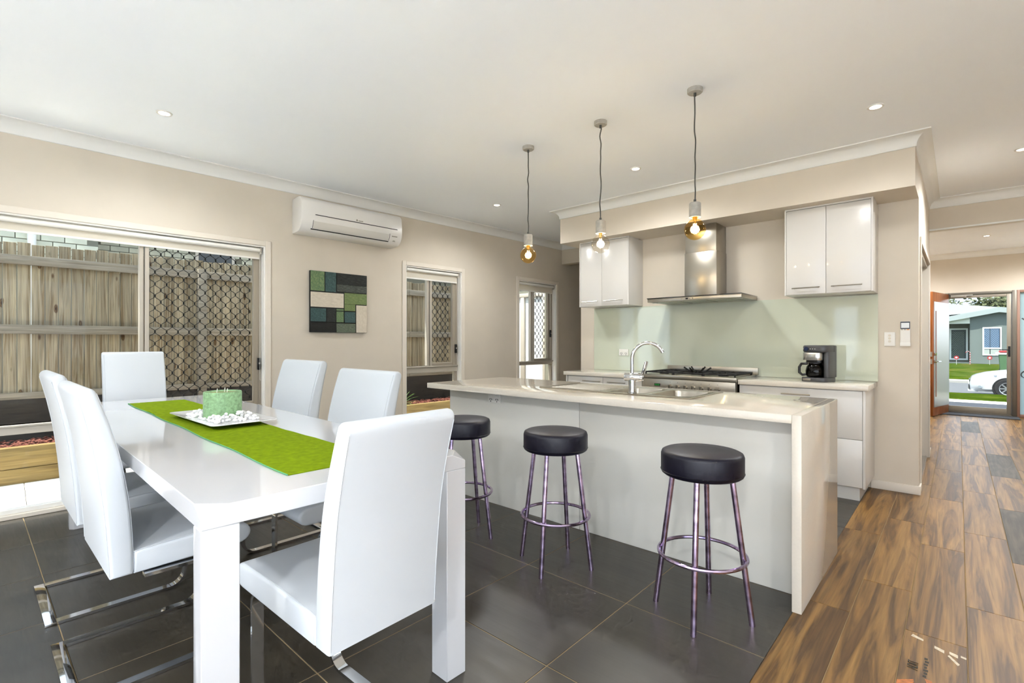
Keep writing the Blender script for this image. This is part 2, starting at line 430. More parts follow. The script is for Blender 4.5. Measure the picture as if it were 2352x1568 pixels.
wall('wall_back', [(-4.97, -2.1, -3.12, -3, 0, CH), (-2.1, -1.65, -3.12, -3, 0, .5), (-2.1, -1.65, -3.12, -3, 2.0, CH), (-1.65, -1.0, -3.12, -3, 0, CH), (-1.0, 3.5, -3.12, -3, 2.45, CH), (3.5, 3.9, -3.12, -3, 0, CH)], label='beige wall behind the dining area')
build(MB().box(-4.97, 4.4, -3.6, 5.25, CH, CH+.12).box(-4.77, 2.2, 5.25, 11.9, CH, CH+.12), 'ceiling', CEIL, space='world', kind=ST, smooth=None, label='white plasterboard ceiling')

build(MB().box(-6, 8.5, -9, -3.125, -.2, -.03).box(3.905, 8.5, -3.125, 6, -.2, -.03), 'bounce_terrace', pbr('bounce_terrace_stone', (224, 218, 206), .8), space='world', kind=ST, smooth=None, label='unseen added pale terrace outside the living room')  # out-of-view pale slab added to bounce sunlight in through the openings
build(MB().box(-4.6, 3.5, -2.85, -.25, 0, .012), 'reflector', pbr('pale_reflector', (234, 236, 240), .95, bmp=.5, bs=200), space='world', bevel=.004, label='unseen light-bouncing rug on the living room floor', cat='reflector')  # unseen pale floor sheet added to throw light up at the ceiling
# ---- cove cornices
def cove(name, path, side, z1=CH, s=.092, space='world', label='white cove cornice'):
    prof = [(0, z1), (s, z1), (s, z1-.008), (s-.008, z1-.008)]
    prof += [(s-.008-(s-.016)*math.sin(a)*1., z1-.008-(s-.016)*(1-math.cos(a))) for a in [PI/2*k/7 for k in range(1, 8)]]
    prof += [(.008, z1-s+.002), (0, z1-s)]
    P = [Vector((x, y)) for x, y in path]; n = len(P); vs = []; fs = []
    for i in range(n):
        d0 = (P[i]-P[i-1]).normalized() if i else (P[1]-P[0]).normalized()
        d1 = (P[i+1]-P[i]).normalized() if i < n-1 else d0
        n0 = Vector((-d0.y, d0.x))*side; n1 = Vector((-d1.y, d1.x))*side
        mt = (n0+n1); mt = mt/ (mt.length_squared) * 2
        vs += [(P[i].x+mt.x*o, P[i].y+mt.y*o, z) for o, z in prof]
    k = len(prof)
    for i in range(n-1):
        fs += [(i*k+j, i*k+(j+1) % k, (i+1)*k+(j+1) % k, (i+1)*k+j) for j in range(k)]
    fs += [tuple(range(k)), tuple(range((n-1)*k+k-1, (n-1)*k-1, -1))]
    return build(MB().add(vs, fs), name, TRIM, space=space, kind=ST, smooth=30, label=label)
cove('trim_1', [(0, -3), (0, 6.24)], -1, space='L', label='white cove cornice along the window wall')
cove('trim_2', [(-3.45, 5.2), (-3.45, 4.66), (-.235, 4.66), (-.235, 6.97), (1.6, 6.97)], -1, label='white cove cornice around the kitchen bulkhead and hall')
cove('trim_3', [(-4.6, 6.24), (-3.46, 6.24), (-3.46, 5.2)], -1, label='white cove cornice over the passage')
cove('trim_4', [(-1.6, 11.4), (1.6, 11.4)], -1, label='white cove cornice above the front door')
build(MB().box(-.235, 1.6, 6.955, 7.06, 2.412, 2.428), 'trim_5', TRIM, space='world', kind=ST, label='white edge strip under the hall beam')
# baseboards
build(MB().box(-.545, -.222, 5.086, 5.10, 0, .07).box(-.235, -.222, 5.10, 5.24, 0, .07), 'baseboard_kitchen', WTRIM, space='world', kind=ST, bevel=.004, label='cream skirting at the end of the kitchen wall')
build(MB().box(-.235, -.222, 6.86, 7.064, 0, .07), 'baseboard_hall', WTRIM, space='world', kind=ST, bevel=.004, label='cream skirting beside the wardrobe')
for i, (a, b) in enumerate([(1.915, 3.34), (4.266, 5.22), (6.157, 9)]):
    build(MB().box(0, .014, a, b, 0, .07), 'baseboard_left', WTRIM, space='L', kind=ST, bevel=.004, label='cream skirting under the window wall')

# ---- windows of the left wall
def diamond_screen(u0, u1, z0, z1, d, pu=.0805, pz=.0985, r=.0032):
    m = MB(); nu = int((u1-u0)/pu)+2; nz = int((z1-z0)/pz)+2
    zc = z1
    def clip(p): return u0-.001 <= p[0] <= u1+.001 and z0-.001 <= p[1] <= z1+.001
    for i in range(-1, nu):
        for j in range(-1, nz):
            for sg in (1, -1):
                for half in (0, 1):
                    a = (u0+i*pu+half*pu/2, z1-j*pz-half*pz/2)
                    b = (a[0]+sg*pu/2, a[1]-pz/2)
                    pts = []
                    for t in (0, .14, .5, .86, 1):
                        tz = t if t in (0, .5, 1) else (.27 if t < .5 else .73)
                        tu = {0: 0, .14: .1, .5: .5, .86: .9, 1: 1}[t]
                        pts.append((a[0]+(b[0]-a[0])*tu, a[1]+(b[1]-a[1])*tz))
                    pts = [p for p in pts if clip(p)]
                    if len(pts) >= 2: m.tube([(d, p[0], p[1]) for p in pts], r, 4)
                    if sg == 1 and clip(a): m.box(d-.004, d+.004, a[0]-.0055, a[0]+.0055, a[1]-.009, a[1]+.009)
    return m

def window(n, W, mull, sash_r, trans, label, zl, track=False):
    u0, u1, z0, z1 = W; D = -.10
    w = lthing('window_%d' % n, label, None, 0, u0, z0, kind=ST)
    def P(mb, name, mat, bevel=.003): return build(mb, name, mat, w, 'L', bevel=bevel, seg=1)
    a = .048
    P(MB().box(0, .014, u0-a, u0, z0, z1+a).box(0, .014, u1, u1+a, z0, z1+a).box(0, .014, u0, u1, z1, z1+a), 'architrave', WTRIM)
    P(MB().box(TW, .002, u1-.012, u1, z0, z1).box(TW, .002, u0, u0+.012, z0, z1).box(TW, .002, u0+.012, u1-.012, z1-.012, z1), 'reveal', REVEAL, 0)
    fr = .03
    P(MB().box(D-.03, D+.03, u0+.012, u0+.012+fr, z0, z1-.012).box(D-.03, D+.03, u1-.012-fr, u1-.012, z0, z1-.012).box(D-.03, D+.03, u0+.012, u1-.012, z1-.012-fr, z1-.012), 'frame', ALU)
    b = MB().box(D-.035, D+.04, u0+.012, u1-.012, z0, z0+.03)
    P(b, 'bottom_rail', ALUL)
    if track:
        P(MB().box(-.06, .012, u0, u1, 0, .03), 'sill', WTRIM); P(MB().box(-.075, -.02, u0+.012, u1-.012, .03, .062), 'track', PLAST)
    P(MB().box(D-.03, D+.035, u0+.012, u1-.012, trans[0], trans[1]).box(D-.03, D+.052, u0+.012, u1-.012, trans[1]-.016, trans[1]), 'transom', ALUL)
    P(MB().box(D-.02, D+.03, mull[0], (mull[0]+mull[1])/2-.004, trans[1], z1-.012).box(D-.02, D+.042, (mull[0]+mull[1])/2+.004, mull[1], trans[1], z1-.012), 'mullion', ALUL)
    P(MB().box(D-.01, D+.03, mull[1], u1-.055, z1-.1, z1-.055).box(D-.01, D+.03, mull[1], u1-.055, trans[1], trans[1]+.035).box(D-.01, D+.034, sash_r, sash_r+.042, trans[1], z1-.055), 'sliding_sash', ALU)
    P(MB().box(D-.006, D-.002, u0+.03, mull[0]+.01, trans[1], z1-.03), 'pane', GLASS, 0)
    P(MB().box(D+.004, D+.008, mull[1]-.01, sash_r+.01, trans[1]+.01, z1-.06), 'pane', GLASS, 0)
    P(MB().box(D-.006, D-.002, u0+.03, u1-.03, z0+.02, trans[0]+.01), 'pane', GLASS, 0)
    P(diamond_screen(mull[1]+.008, sash_r, trans[1]+.04, z1-.062, D-.022), 'security_screen', BLACKWIRE, 0)
    lk = P(MB().box(D+.034, D+.056, sash_r+.03, sash_r+.058, zl-.055, zl+.055), 'lock', BLACK, .004)
    build(MB().cyl(LW(D+.055, sash_r+.044, zl+.005), LW(D+.062, sash_r+.044, zl+.005), .009, 10), 'lock_barrel', CHROME, lk, 'world')
    return w
window(1, W1, (.933, .998), 1.786, (.571, .640), 'wide sliding window with diamond security screen behind the dining table', 1.017, track=True)
window(2, W2, (3.74, 3.805), 4.128, (.85, .93), 'narrow sliding window with diamond screen nearest the wall art', 1.136)
window(3, W3, (5.60, 5.668), 5.988, (.88, .936), 'narrow sliding window with diamond screen nearest the kitchen', 1.348)
BLIND = translucent('blind_cloth', (238, 232, 218), .35, .8, .06)
def blind(W, zb, u_in, label):
    u0, u1 = W[0]+.015, W[1]-.02
    t = lthing('roller_blind', label, 'blind', -.045, (u0+u1)/2, zb, group='roller blinds in the window heads')
    build(MB().cyl((-.03, u0+.015, W[3]-.037), (-.03, u1-.02, W[3]-.037), .019, 14), 'roller_tube', REVEAL, t, 'L')
    build(MB().box(-.05, -.047, u0+.01, u1-.015, zb+.012, W[3]-.03), 'blind_cloth', BLIND, t, 'L', smooth=None)
    build(MB().box(-.053, -.044, u0+.01, u1-.015, zb, zb+.016), 'bottom_rail', REVEAL, t, 'L', bevel=.003)
    build(MB().box(-.06, -.008, u1-.018, u1-.006, W[3]-.075, W[3]-.014), 'bracket', ALUL, t, 'L', bevel=.004)
    ch = MB()
    zz = [W[3]-.06-.03*k for k in range(40)]; ch.tube([(-.004, u1-.008, z) for z in zz], .0017, 5); ch.tube([(-.004, u1-.024, z) for z in zz], .0017, 5)
    ch.tube([(-.004, u1-.016+.008*math.cos(a), zz[-1]-.008*math.sin(a)) for a in [PI*k/6 for k in range(7)]], .0017, 5)
    build(ch, 'chain', PLAST, t, 'L')
blind(W1, 1.985, 0, 'long cream roller blind rolled up above the wide window')
blind(W2, 1.958, 0, 'cream roller blind in the narrow window nearest the wall art')
blind(W3, 1.958, 0, 'cream roller blind in the narrow window nearest the kitchen')

# ---- wardrobe with mirrored sliding doors in the hall wall
wd = thing('door_3', 'mirrored sliding wardrobe doors in the hall wall', None, (-.29, 6.05, 0), kind=ST)
build(MB().box(-.235, -.222, 5.225, 5.27, 0, 2.08).box(-.235, -.222, 6.82, 6.865, 0, 2.08).box(-.235, -.222, 5.27, 6.82, 2.035, 2.08), 'architrave', WTRIM, wd, 'world', bevel=.003)
build(MB().box(-.345, -.245, 5.27, 6.82, 2.0, 2.034), 'head_track', ALUL, wd, 'world', bevel=.002)
build(MB().box(-.33, -.245, 5.27, 6.82, .0, .012).box(-.262, -.258, 5.27, 6.82, .012, .02), 'floor_track', CHROME, wd, 'world')
for k, (a, b, x) in enumerate([(5.275, 6.07, -.272), (6.02, 6.815, -.312)]):
    dpn = build(MB().box(x-.005, x, a+.03, b-.03, .05, 1.975), 'mirror_panel', MIRROR, wd, 'world', smooth=None)
    build(MB().box(x-.012, x+.008, a, a+.03, .022, 1.998).box(x-.012, x+.008, b-.03, b, .022, 1.998).box(x-.012, x+.006, a+.03, b-.03, .022, .05).box(x-.012, x+.006, a+.03, b-.03, 1.975, 1.998), 'door_frame', ALUL, dpn, 'world', bevel=.003)

# ---- front door leaf, screen door, sidelight
hx, hy = -.145, 11.37; fx, fy = -.33, 10.56
ang = math.atan2(fy-hy, fx-hx)
d1 = thing('door_1', 'open timber front door with brushed steel face', None, (hx, hy, 0), ang, kind=ST)
LW_ = math.hypot(fx-hx, fy-hy)
build(MB().box(0, LW_, -.02, .02, .01, 2.04), 'door_leaf', DOORW, d1, bevel=.003)
sp = build(MB().box(.0, LW_-.05, .02, .026, .15, 1.88), 'steel_panel', pbr('door_steel', (176, 174, 170), .3, .85, bmp=.03, bs=40, scale=(1, 1, .1)), d1, smooth=None)
build(MB().box(LW_-.16, LW_-.12, .026, .03, .32, 1.73), 'timber_slot', DOORW, sp, smooth=None)
hd = MB()
for z in (1.02, .9):
    hd.box(LW_-.001, LW_+.003, -.014, .014, z-.04, z+.04); hd.cyl((LW_-.06, .026, z), (LW_-.06, .05, z), .026, 14); hd.cyl((LW_-.06, -.02, z), (LW_-.06, -.045, z), .026, 14)
hd.tube([(LW_-.06, .05, .9), (LW_-.06, .075, .9), (LW_-.17, .08, .9)], .009, 8); hd.tube([(LW_-.06, -.045, .9), (LW_-.06, -.07, .9), (LW_-.17, -.075, .9)], .009, 8)
build(hd, 'lock_and_lever', CHROME, d1)
DFR = pbr('door_frame_grey', (112, 106, 96), .4, .5)
d2 = thing('door_2', 'grey framed glass screen door at the front entry', None, (.25, 11.43, 0), kind=ST)
build(MB().box(-.18, -.145, 11.38, 11.5, 0, 2.06).box(.645, .70, 11.38, 11.5, 0, 2.06).box(-.145, .645, 11.38, 11.5, 2.02, 2.06).box(-.145, .645, 11.38, 11.5, 0, .03), 'door_frame', DFR, d2, 'world', bevel=.004)
build(MB().box(-.142, -.125, 11.41, 11.44, .03, 2.015).box(.585, .642, 11.41, 11.44, .03, 2.015).box(-.125, .585, 11.41, 11.44, 1.965, 2.015).box(-.125, .585, 11.41, 11.44, .03, .125), 'screen_frame', pbr('screen_frame_grey', (150, 142, 128), .4, .4), d2, 'world', bevel=.004)
build(MB().box(-.125, .585, 11.424, 11.428, .125, 1.965), 'pane', CLEAR, d2, 'world', smooth=None)
build(MB().box(.6, .628, 11.40, 11.412, .98, 1.15).tube([(.614, 11.40, 1.09), (.614, 11.36, 1.09), (.50, 11.355, 1.09)], .008, 8), 'handle', BLACK, d2, 'world')
build(MB().box(-.10, .18, 11.385, 11.41, 2.0, 2.02).cyl((-.1, 11.395, 1.99), (.1, 11.395, 1.99), .014, 10), 'door_closer', STEEL, d2, 'world')
w4 = thing('window_4', 'frosted sidelight with etched swirl pattern beside the front door', None, (1.0, 11.43, 0), kind=ST)
build(MB().box(.70, .735, 11.38, 11.5, 0, 2.06).box(1.3, 1.35, 11.38, 11.5, 0, 2.06).box(.735, 1.3, 11.38, 11.5, 2.02, 2.06).box(.735, 1.3, 11.38, 11.5, 0, .05), 'frame', pbr('sidelight_frame', (146, 112, 96), .5), w4, 'world', bevel=.004)
build(MB().box(.735, 1.3, 11.43, 11.436, .05, 2.02), 'pane', translucent('frosted_glass', (206, 222, 222), .75, .3), w4, 'world', smooth=None)
ink = MB(); rr = random.Random(3)
for k in range(9):
    cx, cz = .80+.36*rr.random(), .3+.19*k; r0 = .03+.05*rr.random(); a0 = rr.random()*6
    ink.tube([(cx+(r0*(1-.08*i))*math.cos(a0+.5*i), 11.427, cz+(r0*(1-.08*i))*math.sin(a0+.5*i)) for i in range(11)], [.011-.0009*i for i in range(11)], 5)
build(ink, 'etched_swirls', pbr('etch_ink', (60, 72, 76), .5), w4, 'world')
inkw = MB()
for k in range(5):
    cx, cz = .82+.3*rr.random(), .4+.33*k; inkw.tube([(cx+(.09-.007*i)*math.cos(.55*i), 11.427, cz+(.09-.007*i)*math.sin(.55*i)) for i in range(11)], .012, 5)
build(inkw, 'clear_swirls', pbr('clear_etch', (240, 244, 244), .4), w4, 'world')

# ---- door mat
build(MB().box(-.33, .72, 11.02, 11.36, 0, .014), 'door_mat', pbr('mat_grey', (74, 76, 80), .95, bmp=.6, bs=300), space='world', bevel=.004,
      label='dark grey mat on the floor inside the front door', cat='mat')

# ---- downlights
RING = pbr('downlight_ring', (222, 220, 214), .4); LENS = glow('downlight_lens', (255, 244, 224), 9)
def downlight(x, y, label, W=None, lit=True):
    t = thing('downlight', label, 'light', (x, y, CH), group='recessed ceiling downlights')
    build(MB().lathe([(.030, -.001), (.034, -.006), (.045, -.006), (.047, -.001), (.047, 0), (.030, 0)], n=24, closed=True), 'trim_ring', RING, t)
    build(MB().lathe([(0, -.0025), (.030, -.0025), (.030, 0), (0, 0)], n=20), 'lens', LENS, t)
    ld = bpy.data.lights.new('downlight_lamp', 'SPOT'); ld.energy = W or DOWN_W; ld.spot_size = math.radians(168); ld.spot_blend = .7; ld.shadow_soft_size = .12; ld.color = (.965, .985, 1)
    lo = bpy.data.objects.new('downlight_lamp', ld); COL.objects.link(lo); lo.parent = t; lo.location = (0, 0, -.02)
downlight(-3.912, .886, 'recessed downlight in the ceiling above the dining table end near the wide window')
downlight(-3.80, 3.955, 'recessed downlight in the ceiling in front of the narrow windows', DOWN_W*1.1)
downlight(-2.10, 3.943, 'recessed downlight in the ceiling between the second and third pendants', DOWN_W*1.3)
downlight(-.397, 3.94, 'recessed downlight in the ceiling to the right of all the pendants', DOWN_W*.7)
downlight(.373, 5.586, 'recessed downlight in the hall ceiling before the beam', DOWN_W*3.2)
downlight(.298, 9.80, 'recessed downlight in the hall ceiling beyond the beam', DOWN_W*1.6)
downlight(.3, 8.0, 'added fill lamp in the hall ceiling hidden behind the beam', DOWN_W*1.2)  # extra lamp added out of sight to brighten the hall
downlight(1.1, 10.3, 'added unseen fill lamp in the hall ceiling by the right wall', DOWN_W*3.2)  # unseen lamp added to wash the front wall with light
downlight(-.95, 10.3, 'added unseen fill lamp in the entry ceiling behind the open door', DOWN_W*3.2)  # added where it stays hidden, lights the wall around the front door
for x, nm, f in ((-3.6, 'near the window wall', .25), (-1.6, 'left of centre', .7), (.4, 'right of centre', 1.4), (2.4, 'near the right wall', 2.2)):
    downlight(x, -1.5, 'added unseen fill lamp over the living room rug '+nm, LIVING_W*f)  # lamps added behind the camera as fill for ceiling and room
downlight(2.2, 2.2, 'added unseen fill lamp over the living room floor to the right', DOWN_W*.5)  # another added fill lamp, outside the view
# ================================================================ KITCHEN
# ---- island
isl = thing('island_cabinet', 'white panelled island cabinet under the stone bench', 'cabinet', (-1.83, 3.0, 0))
for a, b, zz in ((-3.095, -1.765, .849), (-1.7645, -1.1455, .70), (-1.145, -.561, .849)): build(MB().box(a, b, 2.7005, 3.36, .0, zz), 'carcass', WHITEC, isl, 'world', bevel=.002)
build(MB().box(-1.7645, -1.1455, 3.34, 3.36, .7005, .849), 'sink_front', WHITEC, isl, 'world')
build(MB().box(-3.11, -1.833, 2.68, 2.70, 0, .849), 'back_panel', PANELW, isl, 'world', bevel=.0015)
build(MB().box(-1.829, -.561, 2.68, 2.70, 0, .849), 'back_panel', PANELW, isl, 'world', bevel=.0015)
build(MB().box(-3.11, -3.095, 2.7005, 3.36, 0, .849), 'end_panel', PANELW, isl, 'world', bevel=.0015)
# worktop with waterfall end; cut-outs for the sink bowls are formed by the top's strips
SX0, SX1, SY0, SY1 = -2.25, -1.14, 2.79, 3.31
B1 = (-1.735, -1.475, 2.86, 3.22); B2 = (-1.435, -1.175, 2.86, 3.24)
top = thing('island_worktop', 'cream stone island bench with waterfall end panel', 'worktop', (-.54, 2.95, 0))
hx0, hx1, hy0, hy1 = -1.745, -1.165, 2.85, 3.25
def slab_hole(x0, x1, y0, y1, a, b, c, d, z0, z1):
    m = MB(); vs = []
    for z in (z0, z1): vs += [(x0, y0, z), (x1, y0, z), (x1, y1, z), (x0, y1, z), (a, c, z), (b, c, z), (b, d, z), (a, d, z)]
    fs = []
    for o, fl_ in ((0, 0), (8, 1)):
        for i in range(4): fs.append((o+i, o+(i+1) % 4, o+4+(i+1) % 4, o+4+i))
    for i in range(4): fs.append((i, (i+1) % 4, 8+(i+1) % 4, 8+i)); fs.append((4+i, 4+(i+1) % 4, 12+(i+1) % 4, 12+i))
    return m.add(vs, fs)
build(slab_hole(-3.19, -.5605, 2.505, 3.387, hx0, hx1, hy0, hy1, .85, .89), 'benchtop', STONE, top, 'world', bevel=.0025)
build(MB().prism([(-.56, 0), (-.52, 0), (-.52, .89), (-.5603, .89), (-.5603, .8505)], 'y', 2.505, 3.387), 'waterfall_panel', STONE, top, 'world', bevel=.0025)
# ---- sink
snk = thing('kitchen_sink', 'stainless steel double-bowl sink with drainer set in the island', 'sink', ((SX0+SX1)/2, (SY0+SY1)/2, .89))
zt = .8935
def sink_plate():
    m = MB(); xs = [SX0, B1[0], B1[1], B2[0], B2[1], SX1]
    ys = [SY0, 2.86, 3.22, 3.24, SY1]
    # plate cells except the bowls
    for i in range(5):
        for j in range(4):
            xa, xb, ya, yb = xs[i], xs[i+1], ys[j], ys[j+1]
            if i == 1 and j == 1: continue
            if i == 3 and j in (1, 2): continue
            m.box(xa, xb, ya, yb, .8902, zt)
    return m
build(sink_plate(), 'rim_plate', STEEL, snk, 'world', smooth=None)
build(MB().tube([(SX0, SY0, zt), (SX1, SY0, zt), (SX1, SY1, zt), (SX0, SY1, zt)], .0035, 6, closed=True), 'raised_edge', STEEL, snk, 'world')
for (a, b, c, d) in (B1, B2):
    r = .05; dep = .16; m = MB(); rings = []
    def rr_(ins, z, n=5):
        pts = []
        for (cx, cy, s) in ((b-r, d-r, 0), (a+r, d-r, 1), (a+r, c+r, 2), (b-r, c+r, 3)):
            pts += [(cx+(r-ins)*math.cos(PI/2*s+PI/2*k/n), cy+(r-ins)*math.sin(PI/2*s+PI/2*k/n), z) for k in range(n+1)]
        return pts
    R = [rr_(0, zt+.001), rr_(.004, zt-.008), rr_(.008, zt-dep+.03), rr_(.03, zt-dep)]
    nn = len(R[0]); vs = sum(R, []); fs = [(i*nn+k, i*nn+(k+1) % nn, (i+1)*nn+(k+1) % nn, (i+1)*nn+k) for i in range(3) for k in range(nn)]+[tuple(range(3*nn, 4*nn))]
    # corner fillets between the square cut-out and the round bowl mouth
    q = [(b, d), (a, d), (a, c), (b, c)]; base = len(vs)
    for s_, (x, y) in enumerate(q):
        vs.append((x, y, zt+.001)); n5 = 6
        fs.append(tuple([len(vs)-1]+[s_*n5+k for k in range(n5)]))
    bo = build(m.add(vs, fs), 'bowl', STEEL, snk, 'world', smooth=50)
    build(MB().cyl(((a+b)/2, (c+d)/2, zt-dep), ((a+b)/2, (c+d)/2, zt-dep+.004), .035, 18), 'drain', STEELD, bo, 'world')
m = MB()
for k in range(9): m.tube([(SX0+.06, 2.86+.045*k, zt), (B1[0]-.05, 2.86+.045*k, zt)], .003, 5)
build(m, 'drainer_ribs', STEEL, snk, 'world')
# ---- mixer tap
tp = thing('mixer_tap', 'chrome gooseneck mixer tap on the island sink', 'tap', (-1.53, 2.825, zt+.0004))
build(MB().lathe([(0, 0), (.030, 0), (.030, .006), (.024, .010), (.024, .085), (0, .085)], n=20), 'base', CHROME, tp)
bd = build(MB().cyl((-.045, -.012, .105), (.05, .012, .105), .026, 20), 'valve_body', CHROME, tp, bevel=.003)
build(MB().cyl((.05, .012, .105), (.066, .016, .105), .023, 20).prism([(-.012, .0), (.012, 0), (.016, .06), (.008, .085), (-.008, .085), (-.016, .06)], 'x', .0, .008).xf(Matrix.Identity(4)), 'lever_cap', CHROME, bd)
build(MB().obox((.075, .02, .16), (.014, .034, .095), Matrix.Rotation(.3, 3, 'Y')), 'lever', CHROME, bd, bevel=.006, seg=2)
dx, dy = .80, .6; R = .098
pts = [(0, 0, .10), (0, 0, .20)]+[((R-R*math.cos(a))*dx, (R-R*math.cos(a))*dy, .222+R*math.sin(a)) for a in [PI*k/16 for k in range(0, 15)]]
build(MB().tube(pts, .0115, 14), 'spout', CHROME, tp)
# ---- power outlet plates
def outlet(t, w, h, nrm, n=2):
    build(MB().box(-w/2, w/2, -.012, 0, -h/2, h/2), 'plate', PLAST, t, bevel=.003)
    for sx in (-w/4, w/4):
        build(MB().box(sx-.008, sx+.008, -.016, -.012, h*.18, h*.38), 'rocker', PLAST, t, bevel=.002)
        build(MB().obox((sx-.009, -.0125, -h*.12), (.004, .003, .012), Matrix.Rotation(.5, 3, 'Y')).obox((sx+.009, -.0125, -h*.12), (.004, .003, .012), Matrix.Rotation(-.5, 3, 'Y')).box(sx-.002, sx+.002, -.014, -.011, -h*.42, -h*.26), 'socket_slots', DARK, t)
o1 = thing('power_outlet', 'white double power outlet under the island bench edge', 'outlet', (-2.595, 2.680, .796)); outlet(o1, .125, .068, None)
o2 = thing('power_outlet', 'white double power outlet on the green splashback', 'outlet', (-2.856, 5.0845, 1.10)); outlet(o2, .118, .074, None)

# ---- handles
def bar_handle(parent, x0, x1, y, z, r=.005):
    m = MB().tube([(x0, y-.028, z), (x1, y-.028, z)], r, 8)
    for x in (x0+.015, x1-.015): m.cyl((x, y, z), (x, y-.028, z), r*.9, 8)
    return build(m, 'handle', STEEL, parent, 'world')
# ---- base cabinets on the back wall
def base_cab(label, x0, x1, fronts, endpanel, kick):
    c = thing('base_cabinet', label, 'cabinet', ((x0+x1)/2, 4.8, 0))
    build(MB().box(x0, x1, 4.57, 5.085, .105, .849), 'carcass', WHITEC, c, 'world', bevel=.002)
    build(MB().box(kick[0], kick[1], 4.60, 5.08, 0, .105), 'kickboard', WHITEC, c, 'world')
    for (a, b, z0, z1, hd_) in fronts:
        f = build(MB().box(a+.0015, b-.0015, 4.55, 4.569, z0+.0015, z1-.0015), 'drawer_front', WHITEC, c, 'world', bevel=.0015)
        if hd_: bar_handle(f, hd_[0], hd_[1], 4.55, hd_[2])
    if endpanel: build(MB().box(endpanel[0], endpanel[1], 4.545, 5.085, .105, .849), 'end_panel', WHITEC, c, 'world', bevel=.002)
base_cab('white base cabinet with drawers left of the oven range', -3.27, -2.352, [(-3.26, -2.81, .60, .845, (-3.05, -2.83, .797)), (-2.81, -2.354, .60, .845, (-2.74, -2.53, .797)), (-3.26, -2.81, .11, .60, (-3.05, -2.83, .55)), (-2.81, -2.354, .11, .60, (-2.74, -2.53, .55))], (-3.285, -3.2705), (-3.25, -2.36))
base_cab('white base cabinet with two deep drawers under the coffee maker', -1.428, -.538, [(-1.426, -.538, .473, .845, (-1.09, -.88, .795)), (-1.426, -.538, .11, .473, (-1.09, -.88, .42))], (-.5375, -.52), (-1.42, -.562))
build(MB().box(-3.31, -2.348, 4.53, 5.085, .85, .89), 'worktop', STONE, space='world', bevel=.0025, label='cream stone worktop left of the oven range', cat='worktop')
build(MB().box(-1.432, -.50, 4.53, 5.085, .85, .89), 'worktop', STONE, space='world', bevel=.0025, label='cream stone worktop under the coffee maker', cat='worktop')
build(MB().box(-3.26, -.496, 5.0855, 5.099, .8905, 1.617), 'splashback', SPLASH, space='world', smooth=None, label='pale green glass splashback behind the cooktop', cat='splashback')
# ---- upper cabinets
def upper(label, x0, x1, mid, handles, fill):
    c = thing('wall_cabinet', label, 'cabinet', ((x0+x1)/2, 4.95, 1.622), group='white cabinets on the kitchen wall')
    build(MB().box(x0, x1, 4.80, 5.098, 1.622, 2.352), 'carcass', WHITEC, c, 'world', bevel=.002)
    for (a, b), h in zip(((x0+.012, mid), (mid, x1-.012)), handles):
        f = build(MB().box(a+.0015, b-.0015, 4.78, 4.799, 1.625, 2.345), 'door', WHITEC, c, 'world', bevel=.0015)
        bar_handle(f, h[0], h[1], 4.78, 1.677, .0045)
    for q in (x0, x1-.012): build(MB().box(q, q+.012, 4.777, 4.7995, 1.622, 2.352), 'side_edge', WHITEC, c, 'world')
    build(MB().box(x0, x1, 4.785, 4.80, 2.352, 2.3645).box(x0, x1, 4.80, 5.0, 2.3525, 2.3645), 'top_filler', WHITEC, c, 'world')
upper('white two-door wall cabinet left of the range hood', -3.262, -2.628, -2.965, ((-3.225, -3.005), (-2.92, -2.69)), 0)
upper('white two-door wall cabinet above the coffee maker', -1.122, -.497, -.815, ((-1.062, -.855), (-.775, -.565)), 0)
# ---- range hood
hd = thing('range_hood', 'stainless steel canopy range hood with square chimney', 'range hood', (-1.88, 4.86, 1.614))
build(MB().box(-2.331, -1.43, 4.62, 5.085, 1.618, 1.651), 'canopy', STEEL, hd, 'world', bevel=.002)
build(MB().box(-2.335, -1.426, 4.612, 5.085, 1.6515, 1.659), 'glass_top', pbr('black_glass', (22, 20, 18), .08, coat=1), hd, 'world', bevel=.002)
build(MB().box(-2.031, -1.718, 4.82, 5.095, 1.66, 2.10), 'chimney', STEEL, hd, 'world', bevel=.002)
build(MB().box(-2.026, -1.723, 4.825, 5.095, 2.10, 2.3645), 'upper_chimney', STEEL, hd, 'world', bevel=.002)
for k in range(3): build(MB().box(-2.25+.255*k, -2.02+.255*k, 4.70, 5.0, 1.613, 1.6178), 'filter', pbr('hood_filter', (170, 172, 158), .4, .8), hd, 'world')
for x in (-2.285, -1.475): build(MB().cyl((x, 4.70, 1.6178), (x, 4.70, 1.612), .03, 16), 'hood_lamp', pbr('hood_lens', (190, 190, 178), .3), hd, 'world')
for k in (-2, -1, 1, 2): build(MB().cyl((-1.925+.028*k, 4.62, 1.6345), (-1.925+.028*k, 4.616, 1.6345), .006, 10), 'button', CHROME, hd, 'world')
build(MB().box(-1.927, -1.923, 4.6165, 4.6205, 1.642, 1.644), 'display_light', CHROME, hd, 'world'); build(MB().box(-1.937, -1.913, 4.617, 4.62, 1.628, 1.641), 'display', DARK, hd, 'world')
